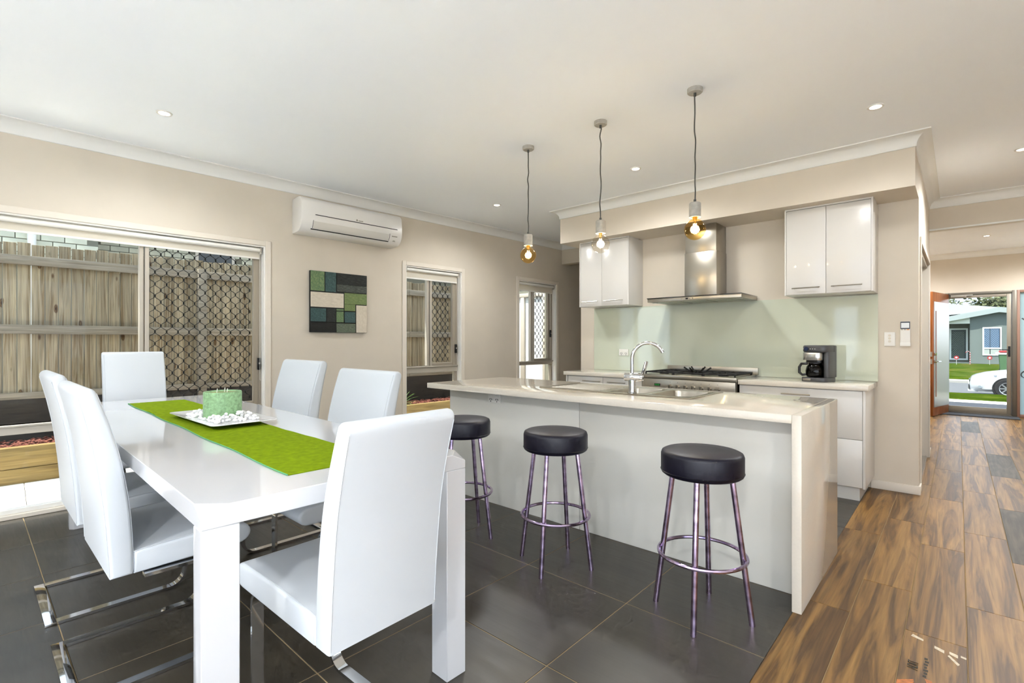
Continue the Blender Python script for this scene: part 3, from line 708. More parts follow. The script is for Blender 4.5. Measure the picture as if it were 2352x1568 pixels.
# ---- freestanding range
rg = thing('oven_range', 'stainless steel freestanding gas range with seven knobs', 'oven', (-1.89, 4.80, 0))
X0, X1 = -2.345, -1.435
build(MB().box(X0+.005, X1-.005, 4.535, 5.08, .08, .868), 'body', STEELD, rg, 'world')
build(MB().box(X0, X1, 4.503, 5.08, .868, .905), 'hob_plate', STEEL, rg, 'world', bevel=.004)
cp = build(MB().box(X0+.012, X1-.012, 4.512, 4.534, .715, .862), 'control_panel', STEEL, rg, 'world', bevel=.002)
build(MB().box(X0+.03, X1-.03, 4.50, 4.534, .15, .70), 'oven_door', STEEL, rg, 'world', bevel=.004)
build(MB().box(X0+.14, X1-.14, 4.497, 4.4995, .26, .58), 'oven_window', pbr('oven_glass', (20, 20, 22), .08), rg, 'world')
build(MB().tube([(X0+.1, 4.455, .665), (X1-.1, 4.455, .665)], .011, 10).cyl((X0+.14, 4.455, .665), (X0+.14, 4.50, .665), .008, 8).cyl((X1-.14, 4.455, .665), (X1-.14, 4.50, .665), .008, 8), 'oven_handle', CHROME, rg, 'world')
for k in range(7):
    x = -2.043+.0742*k
    kb = build(MB().cyl((x, 4.512, .795), (x, 4.486, .795), .021, 18, .019), 'knob', STEEL, rg, 'world')
    sz = (.007, .014, .036) if k < 6 else (.036, .014, .007)
    build(MB().obox((x, 4.481, .795), sz, Matrix.Identity(3)), 'grip', STEELD, kb, 'world', bevel=.001)
    build(MB().cyl((x, 4.512, .835), (x, 4.5112, .835), .0028, 8), 'index_mark', DARK, cp, 'world')
ds = build(MB().box(-2.202, -2.143, 4.509, 4.512, .795, .817), 'display', pbr('display_black', (10, 16, 10), .2), rg, 'world')
DGR = glow('display_green', (40, 120, 50), .6)
for q in range(4): build(MB().box(-2.196+.0125*q, -2.188+.0125*q, 4.5084, 4.509, .799, .813), 'display_digit', DGR, ds, 'world', smooth=None)
build(MB().box(-2.315, -1.415+.0, 5.052, 5.083, .9055, .972).box(-2.315, -1.47, 5.05, 5.0515, .906, .97), 'backguard', STEEL, rg, 'world', bevel=.002)
IRON = pbr('cast_iron', (20, 19, 18), .6)
for k in range(3):
    xa = X0+.03+.287*k; xb = xa+.275; g = MB(); z = .925
    bar = .007
    for (p, q) in (((xa, 4.56), (xb, 4.56)), ((xa, 5.02), (xb, 5.02)), ((xa, 4.56), (xa, 5.02)), ((xb, 4.56), (xb, 5.02)), ((xa, 4.79), (xb, 4.79))): g.tube([(p[0], p[1], z), (q[0], q[1], z)], bar, 6)
    for cy in ((4.675, 4.905) if k != 1 else (4.79,)):
        cx = (xa+xb)/2
        for a in range(4):
            an = a*PI/2+PI/4*0; g.tube([(cx+.03*math.cos(an), cy+.03*math.sin(an), z+.008), (cx+(.13 if a % 2 == 0 else .11)*math.cos(an), cy+.11*math.sin(an), z)], .0055, 5)
    for (x, y) in ((xa, 4.56), (xb, 4.56), (xa, 5.02), (xb, 5.02)): g.cyl((x, y, .905), (x, y, z), .008, 6)
    gr = build(g, 'grate', IRON, rg, 'world')
    for cy in ((4.675, 4.905) if k != 1 else (4.79,)):
        cx = (xa+xb)/2; rb = .045 if k != 1 else .06
        build(MB().lathe([(0, 0), (rb, 0), (rb*.95, .01), (rb*.7, .013), (0, .014)], (cx, cy, .9052), 18), 'burner', IRON, rg, 'world')
wk = MB(); cx, cy = X0+.03+.287+.1375, 4.79
for a in range(6):
    an = a*PI/3+.3; wk.tube([(cx+.03*math.cos(an), cy+.03*math.sin(an), .935), (cx+.075*math.cos(an), cy+.075*math.sin(an), .938), (cx+.125*math.cos(an), cy+.125*math.sin(an), .972)], .008, 5)
build(wk, 'wok_stand', IRON, rg, 'world')
# ---- coffee maker
cm = thing('coffee_maker', 'black and silver drip coffee maker with glass carafe', 'coffee maker', (-.868, 4.80, .89), math.radians(-14))
CBK = pbr('coffee_dark_grey', (84, 84, 86), .35, .25); CBL = pbr('coffee_black', (20, 20, 22), .3)
def rrect(w0, w1, y0, y1, r, n=5):
    pts = []
    for cx, cy, s in ((w1-r, y1-r, 0), (w0+r, y1-r, 1), (w0+r, y0+r, 2), (w1-r, y0+r, 3)):
        pts += [(cx+r*math.cos(PI/2*s+PI/2*k/n), cy+r*math.sin(PI/2*s+PI/2*k/n)) for k in range(n+1)]
    return pts
build(MB().prism(rrect(-.10, .10, -.12, .10, .05), 'z', 0, .036), 'base', CBK, cm, bevel=.006)
build(MB().prism(rrect(-.092, .104, .0, .105, .04), 'z', .036, .30), 'rear_column', CBK, cm, bevel=.008)
build(MB().prism(rrect(.06, .104, -.07, .06, .02), 'z', .036, .25), 'side_column', CBK, cm, bevel=.004)
hdm = build(MB().prism(rrect(-.098, .102, -.105, .105, .055), 'z', .243, .302), 'head', CBK, cm, bevel=.012)
build(MB().prism(rrect(-.095, .062, -.11, .02, .05), 'z', .178, .242), 'silver_band', pbr('silver_band', (208, 208, 208), .22, 1.), cm, bevel=.003)
build(MB().prism(rrect(-.075, .055, -.09, .0, .04), 'z', .16, .178), 'filter_spout', CBL, cm)
build(MB().cyl((-.05, -.1055, .272), (-.05, -.111, .272), .017, 20), 'dial', pbr('dial_blue', (22, 34, 66), .2), hdm)
bt = MB()
for k in range(3): build(MB().cyl((-.02+.018*k, -.1, .272), (-.02+.018*k, -.108, .272), .0035, 8), 'button', PLAST, hdm)
build(MB().cyl((-.078, -.09, .272), (-.078, -.103, .272), .003, 8), 'indicator', PLAST, hdm)
build(MB().box(-.07, -.01, -.1255, -.12, .01, .027), 'nameplate', STEEL, cm, bevel=.002)
cf = build(MB().lathe([(0, .04), (.058, .04), (.068, .055), (.07, .09), (.062, .125), (.048, .143), (.05, .152), (.047, .152), (.044, .142), (.058, .122), (.066, .09), (.064, .057), (.055, .044), (0, .044)], (-.008, -.05, 0), 24), 'carafe', thin_glass('smoked_glass', (120, 120, 124)), cm)
build(MB().lathe([(0, .046), (.054, .046), (.062, .06), (.063, .075), (0, .075)], (-.008, -.05, 0), 20), 'coffee', pbr('coffee', (28, 20, 16), .15), cf)
build(MB().lathe([(0, .15), (.05, .15), (.05, .158), (.0, .16)], (-.008, -.05, 0), 20).tube([(-.05, -.085, .15), (-.085, -.115, .148), (-.098, -.125, .12), (-.098, -.125, .075), (-.08, -.11, .055), (-.06, -.095, .06)], .011, 8), 'carafe_handle', CBL, cf)
# ---- wall controls
sw = thing('light_switch', 'cream three-button light switch plate on the end of the kitchen wall', 'switch', (-.42, 5.0995, 1.243))
build(MB().box(-.036, .036, -.009, 0, -.057, .057), 'plate', PLAST, sw, bevel=.003)
for z in (.03, .006, -.018): build(MB().cyl((0, -.009, z), (0, -.0125, z), .0095, 14), 'button', pbr('switch_button', (214, 206, 190), .4), sw)
ct = thing('wall_remote', 'white air conditioner remote in a wall holder beside the light switch', 'remote', (-.319, 5.0995, 1.286))
build(MB().box(-.032, .032, -.018, 0, -.10, .10), 'handset', PLAST, ct, bevel=.004)
build(MB().box(-.034, .034, -.022, 0, -.102, -.07), 'holder', PLAST, ct, bevel=.004)
sc_ = build(MB().box(-.030, .030, -.0195, -.018, .038, .098), 'screen_surround', pbr('navy_plastic', (52, 58, 72), .4), ct)
build(MB().box(-.0255, .0255, -.0205, -.0195, .047, .088), 'screen', pbr('lcd_white', (236, 240, 242), .3), sc_)
build(MB().box(-.026, -.014, -.0215, -.018, .030, .036).box(-.008, .006, -.0215, -.018, .030, .036), 'key', CONC, ct)
build(MB().box(.010, .026, -.0215, -.018, .030, .0365), 'orange_key', pbr('orange_key', (228, 150, 60), .5), ct)
# ---- pendants
AMB = thin_glass('amber_glass', (250, 228, 176), .03); CLB = thin_glass('bulb_glass', (250, 246, 238))
FIL = glow('filament', (255, 222, 160), 60)
def pendant(x, glass, label, seed):
    t = thing('pendant_light', label, 'pendant lamp', (x, 2.94, CH), group='bare bulb pendants over the island')
    build(MB().lathe([(0, -.026), (.040, -.026), (.044, -.022), (.044, 0), (0, 0)], n=28), 'ceiling_rose', CONC, t)
    rr = random.Random(seed); n = 12
    pts = [(0, 0, -.022)]+[((rr.random()-.5)*.008, (rr.random()-.5)*.008, -.05-.62*k/n) for k in range(n)]+[(0, 0, -.685)]
    build(MB().tube(spline(pts, 3), .0042, 8).cyl((0, 0, -.02), (0, 0, -.045), .008, 10).cyl((0, 0, -.665), (0, 0, -.69), .008, 10), 'cable', CABLE, t)
    build(MB().lathe([(0, -.684), (.029, -.684), (.034, -.689), (.034, -.772), (.026, -.772), (.026, -.76), (0, -.76)], n=28), 'socket', CONC, t)
    c = -.845; r = .063
    pf = [(.013, -.765), (.0155, -.78)]+[(r*math.sin(a), c+r*math.cos(a)) for a in [.26+(PI-.26)*k/14 for k in range(15)]]
    pf[-1] = (0, c-r)
    bl = build(MB().lathe(pf, n=28), 'bulb', glass, t, smooth=60)
    f = MB()
    for k in range(4):
        a = PI/2*k; f.tube([(.009*math.cos(a), .009*math.sin(a), c+.035), (.011*math.cos(a), .011*math.sin(a), c-.02)], .0016, 5)
    build(f, 'filament', FIL, bl)
    build(MB().cyl((0, 0, -.76), (0, 0, -.795), .012, 12).tube([(0, 0, -.795), (0, 0, c+.038)], .003, 6), 'bulb_stem', pbr('brass', (196, 160, 100), .3, 1), bl)
    ld = bpy.data.lights.new('pendant_lamp', 'POINT'); ld.energy = PEND_W; ld.shadow_soft_size = .03; ld.color = (1, .88, .72)
    lo = bpy.data.objects.new('pendant_lamp', ld); COL.objects.link(lo); lo.parent = t; lo.location = (0, 0, c)
pendant(-2.486, AMB, 'pendant with a small amber globe bulb nearest the windows', 1)
pendant(-1.833, CLB, 'middle pendant with a clear globe bulb', 2)
pendant(-1.175, AMB, 'pendant with an amber globe bulb in front of the range hood', 3)

# ---- air conditioner on the window wall
ac = lthing('air_conditioner', 'white split-system air conditioner mounted high on the window wall', 'air conditioner', 0, 2.655, 2.255)
ua, ub = 2.11, 3.20; ACW = pbr('ac_white', (236, 233, 228), .3, coat=.2)
prof = [(0.001, 2.258), (0.001, 2.588), (.15, 2.592)]+[(.15+.065*math.sin(a), 2.527+.065*math.cos(a)) for a in [PI/2*k/6 for k in range(1, 7)]]
prof += [(.222, 2.45), (.222, 2.40)]+[(.118+.104*math.cos(a), 2.40-.135*math.sin(a)) for a in [PI/2*k/8 for k in range(1, 9)]]
build(MB().prism(prof, 'y', ua, ub), 'body', ACW, ac, 'L', bevel=.006, seg=2, bev_angle=50)
def onface(a): return (.118+.106*math.cos(a), 2.40-.137*math.sin(a))
build(MB().box(.2215, .2235, ua+.13, ub-.06, 2.424, 2.431), 'panel_gap', DARK, ac, 'L')
lv = [onface(a) for a in (.25, .45, .65, .8)]
lvo = [(d-.012, z+.004) for d, z in lv]
build(MB().prism(lv+lvo[::-1], 'y', ua+.12, ub-.16), 'louvre', pbr('ac_louvre', (222, 218, 210), .4), ac, 'L')
g0, g1 = onface(.84), onface(.93)
build(MB().prism([g0, g1, (g1[0]-.01, g1[1]+.004), (g0[0]-.01, g0[1]+.004)], 'y', ua+.10, ub-.15), 'outlet_gap', DARK, ac, 'L')
for uu in (ua+.112, ub-.152): build(MB().tube([(onface(a)[0], uu, onface(a)[1]) for a in (.2, .4, .6, .8)], .002, 5), 'louvre_end_gap', DARK, ac, 'L')
GREYP = pbr('grey_print', (150, 144, 132), .5)
build(MB().box(.2215, .2226, 2.66, 2.675, 2.44, 2.457).box(.2215, .2226, 2.683, 2.735, 2.442, 2.45), 'logo_mark', GREYP, ac, 'L')
q = onface(.35)
build(MB().box(q[0]-.004, q[0]+.002, ub-.125, ub-.06, q[1]-.006, q[1]+.003), 'display_label', GREYP, ac, 'L')
q = onface(.75)
build(MB().box(q[0]-.006, q[0]+.002, ub-.10, ub-.075, q[1]-.006, q[1]+.006), 'sensor', CONC, ac, 'L')

# ---- wall art
art = lthing('wall_art', 'square canvas of green, black and cream painted blocks under the air conditioner', 'painting', 0, 2.577, 1.316)
build(MB().box(.001, .034, 2.273, 2.881, 1.316, 1.925), 'canvas', pbr('canvas_black', (22, 24, 20), .7), art, 'L', bevel=.004)
def paint(name, a, b, c=None):
    m, nt, bb = _mat(name); v = coords(nt, 'Generated', (1, 1, 1)); n = noise(nt, v, 9, 6, .6, .7)
    nt.links.new(ramp(nt, n, [(.3, a), (.52, tuple((x+y)/2 for x, y in zip(a, b))), (.75, b)]), bb.inputs['Base Color'])
    bb.inputs['Roughness'].default_value = .6; bump(nt, bb, noise(nt, v, 30, 4), .5, .01); return m
pc = dict(g=paint('paint_green', (70, 104, 72), (150, 164, 112)), t=paint('paint_teal', (38, 62, 60), (82, 114, 112)), k=paint('paint_black', (16, 18, 15), (62, 66, 60)), kk=paint('paint_deep_black', (12, 13, 10), (34, 35, 28)),
          c=paint('paint_cream', (204, 192, 172), (228, 218, 200)), o=paint('paint_olive', (92, 112, 62), (146, 160, 104)), s=paint('paint_sage', (72, 84, 68), (128, 136, 114)), gr=paint('paint_grey', (38, 42, 38), (116, 122, 112)))
blocks = [('g', 0, .235, 0, .325), ('t', .245, .435, 0, .33), ('k', .447, 1, 0, .19), ('gr', .447, 1, .19, .315), ('c', 0, .57, .342, .588), ('o', .58, 1, .325, .515), ('o', .58, .782, .515, .632), ('c', .795, 1, .525, 1),
          ('t', 0, .262, .605, .825), ('k', .272, .425, .605, .832), ('g', .437, .57, .602, .636), ('g', .437, .57, .645, .83), ('t', .582, .782, .645, .832), ('kk', 0, .425, .842, 1), ('s', .437, .785, .845, 1)]
for key, a, b_, v0, v1 in blocks:
    build(MB().box(.034, .0375, 2.273+.608*a+.001, 2.273+.608*b_-.001, 1.925-.609*v1+.001, 1.925-.609*v0-.001), 'painted_block', pc[key], art, 'L', bevel=.0015, seg=1)
# ================================================================ DINING
TZ = .81; TL, TWD = 2.98, .857; TC = Vector((-2.855, .849, 0)); TR = -.0227
tb = thing('dining_table', 'long gloss white dining table with chamfered corners', 'table', TC, TR)
def table_top():
    hx, hy, z0, z1 = TL/2, TWD/2, TZ-.055, TZ; c = .062; dz = .028
    cs = [(-hx, -hy), (hx, -hy), (hx, hy), (-hx, hy)]; vs = []; A = []; B = []; V = []; Q = []
    for i, (x, y) in enumerate(cs):
        px, py = cs[i-1]; nx, ny = cs[(i+1) % 4]
        da = Vector((px-x, py-y)).normalized()*c; db = Vector((nx-x, ny-y)).normalized()*c
        A.append(len(vs)); vs.append((x+da.x, y+da.y, z1)); B.append(len(vs)); vs.append((x+db.x, y+db.y, z1))
        V.append(len(vs)); vs.append((x, y, z1-dz)); Q.append(len(vs)); vs.append((x, y, z0))
    fs = [tuple(v for i in range(4) for v in (A[i], B[i])), tuple(Q[::-1])]
    for i in range(4):
        j = (i+1) % 4; fs.append((A[i], V[i], B[i])); fs.append((B[i], V[i], Q[i], Q[j], V[j], A[j]))
    return MB().add(vs, fs)
build(table_top(), 'tabletop', GLOSSW, tb, bevel=.002, seg=1, smooth=None, bev_angle=20)
lg = .088
for sx in (-1, 1):
    for sy in (-1, 1):
        x1 = sx*TL/2; x0 = x1-sx*lg; y1 = sy*TWD/2; y0 = y1-sy*lg; ch = .022
        poly = [(x1, y0), (x1, y1), (x0+sx*ch, y1), (x0, y1-sy*ch), (x0, y0)]
        build(MB().prism(poly, 'z', 0, TZ-.0555), 'leg', GLOSSW, tb, bevel=.002, seg=1)
TM = Matrix.Translation(TC) @ Matrix.Rotation(TR, 4, 'Z')
# ---- runner
rn = thing('table_runner', 'lime green cloth runner along the dining table', 'table runner', TM @ Vector((-.05, .0, TZ)), TR)
def runner():
    m = MB(); n = 60; L0, L1 = -1.17, 1.385; rr = random.Random(5)
    vs = []; fs = []
    for i in range(n+1):
        x = L0+(L1-L0)*i/n; w0 = -.155+.004*math.sin(9*x)+.003*math.sin(23*x); w1 = .165+.004*math.sin(7*x+1)
        for j in range(7):
            y = w0+(w1-w0)*j/6; lift = .0025+max(0, .006*math.exp(-((x+.55)/.05)**2)+.008*math.exp(-((x+.42)/.035)**2) if j == 0 else 0)
            lift += .0012*(1+math.sin(31*x+j)) * (.5 if 0 < i < n else 0)
            vs.append((x, y, lift))
    k = 7
    for i in range(n):
        for j in range(6): fs.append((i*k+j, (i+1)*k+j, (i+1)*k+j+1, i*k+j+1))
    N = len(vs); vs += [(x, y, .0004) for x, y, z in vs]
    fs += [tuple(N+i for i in f[::-1]) for f in fs]
    bd = [i*k for i in range(n+1)]+[n*k+j for j in range(1, 7)]+[i*k+6 for i in range(n-1, -1, -1)]+[j for j in range(5, 0, -1)]
    for a, b in zip(bd, bd[1:]+bd[:1]): fs.append((a, b, N+b, N+a))
    return m.add(vs, fs)
build(runner(), 'cloth', LIME, rn, smooth=50)
build(MB().tube([(-1.17+2.555*i/40, -.157+.004*math.sin(9*(-1.17+2.555*i/40)), .003) for i in range(41)], .0022, 5), 'hem', LIMEH, rn)
# ---- plate, candle, pebbles
PC = Vector((-2.85, .895, TZ+.0065)); PRZ = .02
pl = thing('serving_plate', 'rectangular white porcelain plate under the green candle', 'plate', PC, PRZ)
def plate():
    hx, hy = .335, .15; r = .03
    def rr_(a, b, z, r): return [(x, y, z) for x, y in rrect(-a, a, -b, b, r, 4)]
    R = [rr_(hx*.62, hy*.62, 0, .02), rr_(hx*.64, hy*.64, .006, .02), rr_(hx, hy, .018, r), rr_(hx, hy, .021, r), rr_(hx*.72, hy*.70, .0115, .02)]
    nn = len(R[0]); vs = sum(R, []); fs = [(i*nn+k, i*nn+(k+1) % nn, (i+1)*nn+(k+1) % nn, (i+1)*nn+k) for i in range(4) for k in range(nn)]
    fs += [tuple(range(nn-1, -1, -1)), tuple(range(4*nn, 5*nn))]
    return MB().add(vs, fs)
build(plate(), 'dish', PORC, pl, smooth=40)
cz = PC.z+.0118
cd = thing('pillar_candle', 'wide green pillar candle with three wicks', 'candle', (PC.x-.01, PC.y+.01, cz))
build(MB().lathe([(0, 0), (.088, 0), (.0885, .06), (.0885, .128), (.086, .134), (.081, .133), (.078, .126), (0, .124)], n=40), 'wax', WAX, cd, smooth=50)
build(MB().lathe([(0, .124), (.078, .1262), (.078, .1268), (0, .1266)], n=32), 'wax_pool', WAXT, cd)
for k, (a, r) in enumerate(((2.6, .035), (.2, .04), (-1.4, .03))):
    x, y = r*math.cos(a), r*math.sin(a)
    build(MB().tube([(x, y, .126), (x+.002, y, .138), (x-.003, y+.003, .149)], .0018, 6), 'wick', WICK, cd)
pb = []
rr = random.Random(11)
for k in range(4):
    m = MB().sphere((0, 0, 0), (.011, .0085, .007), 7, 5)
    m.v = [v*(1+.25*(rr.random()-.5)) for v in m.v]
    me = mkmesh('pebble', m.v, m.f, smooth=60); me.materials.append(PEBBLE); pb.append(me)
pos = []
tries = 0
while len(pos) < 120 and tries < 20000:
    tries += 1
    x = rr.uniform(-.225, .225); y = rr.uniform(-.098, .098)
    if math.hypot(x+.01, y-.01) < .1: continue
    lay = 0
    near = [p for p in pos if math.hypot(p[0]-x, p[1]-y) < .0155]
    if near:
        z = max(p[2] for p in near)+.0115
        if z > .03 or abs(x) > .21 or abs(y) > .085: continue
    else: z = .0068
    pos.append((x, y, z))
PRm = Matrix.Translation(PC+Vector((0, 0, .0118))) @ Matrix.Rotation(PRZ, 4, 'Z')
for k, p in enumerate(pos):
    o = inst('pebble', pb[k % 4], None, PRm @ Vector(p), rr.uniform(0, 6)); o.scale = [rr.uniform(.85, 1.25)]*3
    tag(o, 'small white pebble heaped around the green candle on the plate', 'pebble', 'white pebbles on the plate')

# ---- chairs
def outline(center, thick, cap=True):
    c = spline([(y, z, 0) for y, z in center], 5); t = spline([(v, 0, 0) for v in thick], 5)
    L = []; R = []
    for i, p in enumerate(c):
        a = c[max(i-1, 0)]; b = c[min(i+1, len(c)-1)]; d = (b-a).normalized(); n = Vector((-d.y, d.x, 0)); h = t[i].x/2
        L.append((p+n*h)[:2]); R.append((p-n*h)[:2])
    e = c[-1]; d = (c[-1]-c[-2]).normalized(); n = Vector((-d.y, d.x, 0)); h = t[-1].x/2
    capp = [(e+n*(h*math.cos(a))+d*(h*math.sin(a)))[:2] for a in [PI*k/8 for k in range(1, 8)]]
    return L, capp, R
def padded(poly, w, r=.012):
    # profile extruded across the width, with rounded rims at both sides
    P = []
    for p in poly:
        if not P or (Vector(p)-P[-1]).length > .0045: P.append(Vector(p))
    n = len(P)
    area = sum(P[i].x*P[(i+1) % n].y-P[(i+1) % n].x*P[i].y for i in range(n))
    sg = 1 if area > 0 else -1
    nrm = []
    for i in range(n):
        d0 = (P[i]-P[i-1]).normalized(); d1 = (P[(i+1) % n]-P[i]).normalized()
        n0 = Vector((-d0.y, d0.x))*sg; n1 = Vector((-d1.y, d1.x))*sg; m_ = n0+n1
        m_ = m_.normalized() if m_.length > .1 else n0
        nrm.append(m_)
    rings = []
    for k in range(4):
        a = PI/2*k/3; rings.append((-w/2+r*(1-math.sin(a)), r*(1-math.cos(a))))
    rings = [(x, i_) for x, i_ in [(-w/2+r*(1-math.cos(a)), r*(1-math.sin(a))) for a in [PI/2*k/3 for k in range(4)]]]
    xs = rings+[(-x, i_) for x, i_ in rings[::-1]]
    vs = []; fs = []
    for x, ins in xs: vs += [(x, P[i].x+nrm[i].x*ins, P[i].y+nrm[i].y*ins) for i in range(n)]
    m = len(xs)
    for j in range(m-1): fs += [(j*n+i, j*n+(i+1) % n, (j+1)*n+(i+1) % n, (j+1)*n+i) for i in range(n)]
    fs += [tuple(range(n-1, -1, -1)), tuple(range((m-1)*n, m*n))]
    return MB().add(vs, fs)
def flat_bar(path, x0, x1, t):
    # flat steel strip: path in the y-z plane, width x0..x1, thickness t
    P = [Vector(p) for p in path]; n = len(P); vs = []
    for i in range(n):
        d = (P[min(i+1, n-1)]-P[max(i-1, 0)]).normalized(); nn = Vector((-d.y, d.x))*t/2
        a = P[i]+nn; b = P[i]-nn
        vs += [(x0, a.x, a.y), (x1, a.x, a.y), (x1, b.x, b.y), (x0, b.x, b.y)]
    fs = [(i*4+k, i*4+(k+1) % 4, (i+1)*4+(k+1) % 4, (i+1)*4+k) for i in range(n-1) for k in range(4)]+[(3, 2, 1, 0), tuple(range((n-1)*4, n*4))]
    return MB().add(vs, fs)
def make_chair(label, loc, rz, w, h, sd, zb=.385, base_shift=0., foot=-.07, lean=1.):
    t = thing('dining_chair', label, 'chair', loc, rz, group='white leather cantilever chairs around the dining table')
    k = (h-zb)/(1.07-.385); Z = lambda z: zb+(z-.385)*k
    cen = [(.038, Z(.385)), (.036, Z(.47)), (.026, Z(.62)), (.006*lean, Z(.78)), (-.022*lean, Z(.92)), (-.055*lean, Z(1.045))]
    th = [.066, .07, .072, .068, .06, .05]
    L, cap, R = outline(cen, th)
    poly = L+cap+R[::-1]
    b = build(padded(poly, w), 'backrest', LEATHER, t, smooth=50)
    s0 = .073; zt_ = zb+.085
    seat = [(s0, zb), (sd-.05, zb+.004)]+[(sd-.05+.05*math.sin(a), zb+.045-.041*math.cos(a)) for a in [PI*j/10 for j in range(1, 10)]]+[(sd-.06, zt_+.003), ((s0+sd)/2, zt_+.006), (s0+.03, zt_-.002), (s0, zt_-.006)]
    s_ = build(padded(seat, w), 'seat', LEATHER, t, smooth=50)
    for sx in (-1, 1):
        x = sx*(w/2-.010)
        ins = [(x, p[0], p[1]) for p in L[2:]]; 
        build(MB().tube([(sx*(w/2-.0085), p[0]-.0002, p[1]) for p in R[1:]], .0016, 5), 'back_seam', STITCH, b)
        build(MB().tube([(sx*(w/2-.0085), p[0]+.0002, p[1]) for p in L[1:]], .0016, 5), 'back_seam', STITCH, b)
        build(MB().tube([(sx*(w/2-.006), p[0], p[1]+.0004) for p in seat[-4:]], .0015, 5), 'seat_seam', STITCH, s_)
    # chrome cantilever frame
    up = sd-.06; tb_ = .012; bw = .038
    path = [(.10, zb-.007), (up-.05, zb-.007)]+[(up-.05+.05*math.sin(a), zb-.057+.05*math.cos(a)) for a in [PI/2*j/6 for j in range(1, 7)]]
    path += [(up, .075)]+[(up-.068+.068*math.cos(a), .075-.068*math.sin(a)) for a in [PI/2*j/7 for j in range(1, 8)]]+[(foot+.0, .007)]
    for sx in (-1, 1):
        xc = sx*(w/2-.045)+base_shift
        build(flat_bar(path, xc-bw/2, xc+bw/2, tb_), 'leg', CHROME, t, smooth=30)
    build(MB().box(-(w/2-.045)-bw/2+base_shift, (w/2-.045)+bw/2+base_shift, foot-bw, foot, .001, .013), 'floor_bar', CHROME, t, bevel=.002)
    build(MB().box(-(w/2-.064)+base_shift, (w/2-.064)+base_shift, .14, .18, zb-.013, zb-.001), 'seat_bar', CHROME, t)
    return t
make_chair('white leather chair on the left side of the table farther from the camera', (-3.24, .335, 0), 0, .56, 1.075, .47, base_shift=.10)
make_chair('white leather chair on the left side of the table nearer the camera', (-2.48, .335, 0), 0, .56, 1.06, .47, base_shift=.05)
make_chair('left white leather chair of the pair before the beige wall', (-3.27, 1.475, 0), PI, .555, 1.10, .47)
make_chair('right white leather chair of the pair before the beige wall', (-2.46, 1.465, 0), PI, .57, 1.065, .47, base_shift=-.12)
make_chair('white leather chair at the far head of the table in front of the wide window', (-4.47, .835, 0), -PI/2, .37, 1.15, .45)
make_chair('white leather chair at the near head of the table with its back to the camera', (-1.215, .815, 0), PI/2+.03, .37, 1.015, .60, zb=.40, lean=1.1)

# ---- bar stools
def stool(label, x, y, rz):
    t = thing('bar_stool', label, 'stool', (x, y, 0), rz, group='black round bar stools at the island')
    build(MB().lathe([(0, .625), (.165, .625), (.174, .632), (.177, .645), (.177, .712), (.172, .726), (.160, .732), (.08, .736), (0, .737)], n=40), 'cushion', VINYL, t, smooth=60)
    build(MB().lathe([(.1765, .640), (.179, .642), (.1765, .644)], n=40, closed=True), 'lower_piping', pbr('vinyl_piping', (10, 8, 18), .4), t)
    for k in range(4):
        a = PI/2*k; c, s_ = math.cos(a), math.sin(a)
        build(MB().tube([(.125*c, .125*s_, .627), (.205*c, .205*s_, .004)], .0125, 12).cyl((.205*c, .205*s_, .0), (.2045*c, .2045*s_, .006), .0128, 12), 'leg', LILAC, t)
    build(MB().tube([(.186*math.cos(2*PI*k/48), .186*math.sin(2*PI*k/48), .27) for k in range(48)], .0085, 8, closed=True), 'foot_ring', LILAC, t)
stool('black round bar stool half hidden behind the white chair', -2.35, 2.13, math.radians(16))
stool('black round bar stool in the middle of the three along the island', -1.655, 2.19, math.radians(16))
stool('black round bar stool nearest the waterfall end of the island', -.858, 2.225, math.radians(12))
# ================================================================ OUTSIDE, WINDOW SIDE
PAVE = pbr('pale_paver', (226, 222, 214), .8, var=.03, vs=8)
gr = build(MB().box(-14, -.14, -8, 14, -.3, -.085), 'ground', pbr('side_yard_soil', (116, 98, 78), .95, var=.1, vs=5), space='L', kind=ST, smooth=None, label='side yard ground')
pv = mkmesh('paver', *(lambda m: (m.v, m.f))(MB().box(-.348, .348, -.348, .348, -.05, 0)), bevel=.004, seg=1, smooth=None); pv.materials.append(PAVE)
for i in range(2):
    for j in range(12):
        p = LW(-.50-.7*i, -2.2+.7*j+.05, -.05); o = inst('paver', pv, None, (0, 0, 0)); o.parent = gr
        o.matrix_basis = wmat(gr).inverted() @ (Matrix.Translation(p) @ Matrix.Rotation(LROT, 4, 'Z'))
# retaining edge of sleepers
rw = lthing('retaining_wall', 'low golden timber sleeper wall edging the garden bed', 'retaining wall', -1.46, 2.5, -.085)
for k, (z0, z1) in enumerate(((-.084, .084), (.087, .275))):
    for a, b in ((-3, .9), (.905, 3.9), (3.905, 6.9)):
        s = .35*k; build(MB().box(-1.51, -1.42, a+(s if a > -3 else 0), min(b+s, 6.9), z0, z1), 'sleeper', SLEEP, rw, 'L', bevel=.006)
for u in (.6, 3.05, 5.25): build(MB().box(-1.42, -1.36, u-.04, u+.04, -.084, .25), 'post', SLEEP, rw, 'L', bevel=.005)
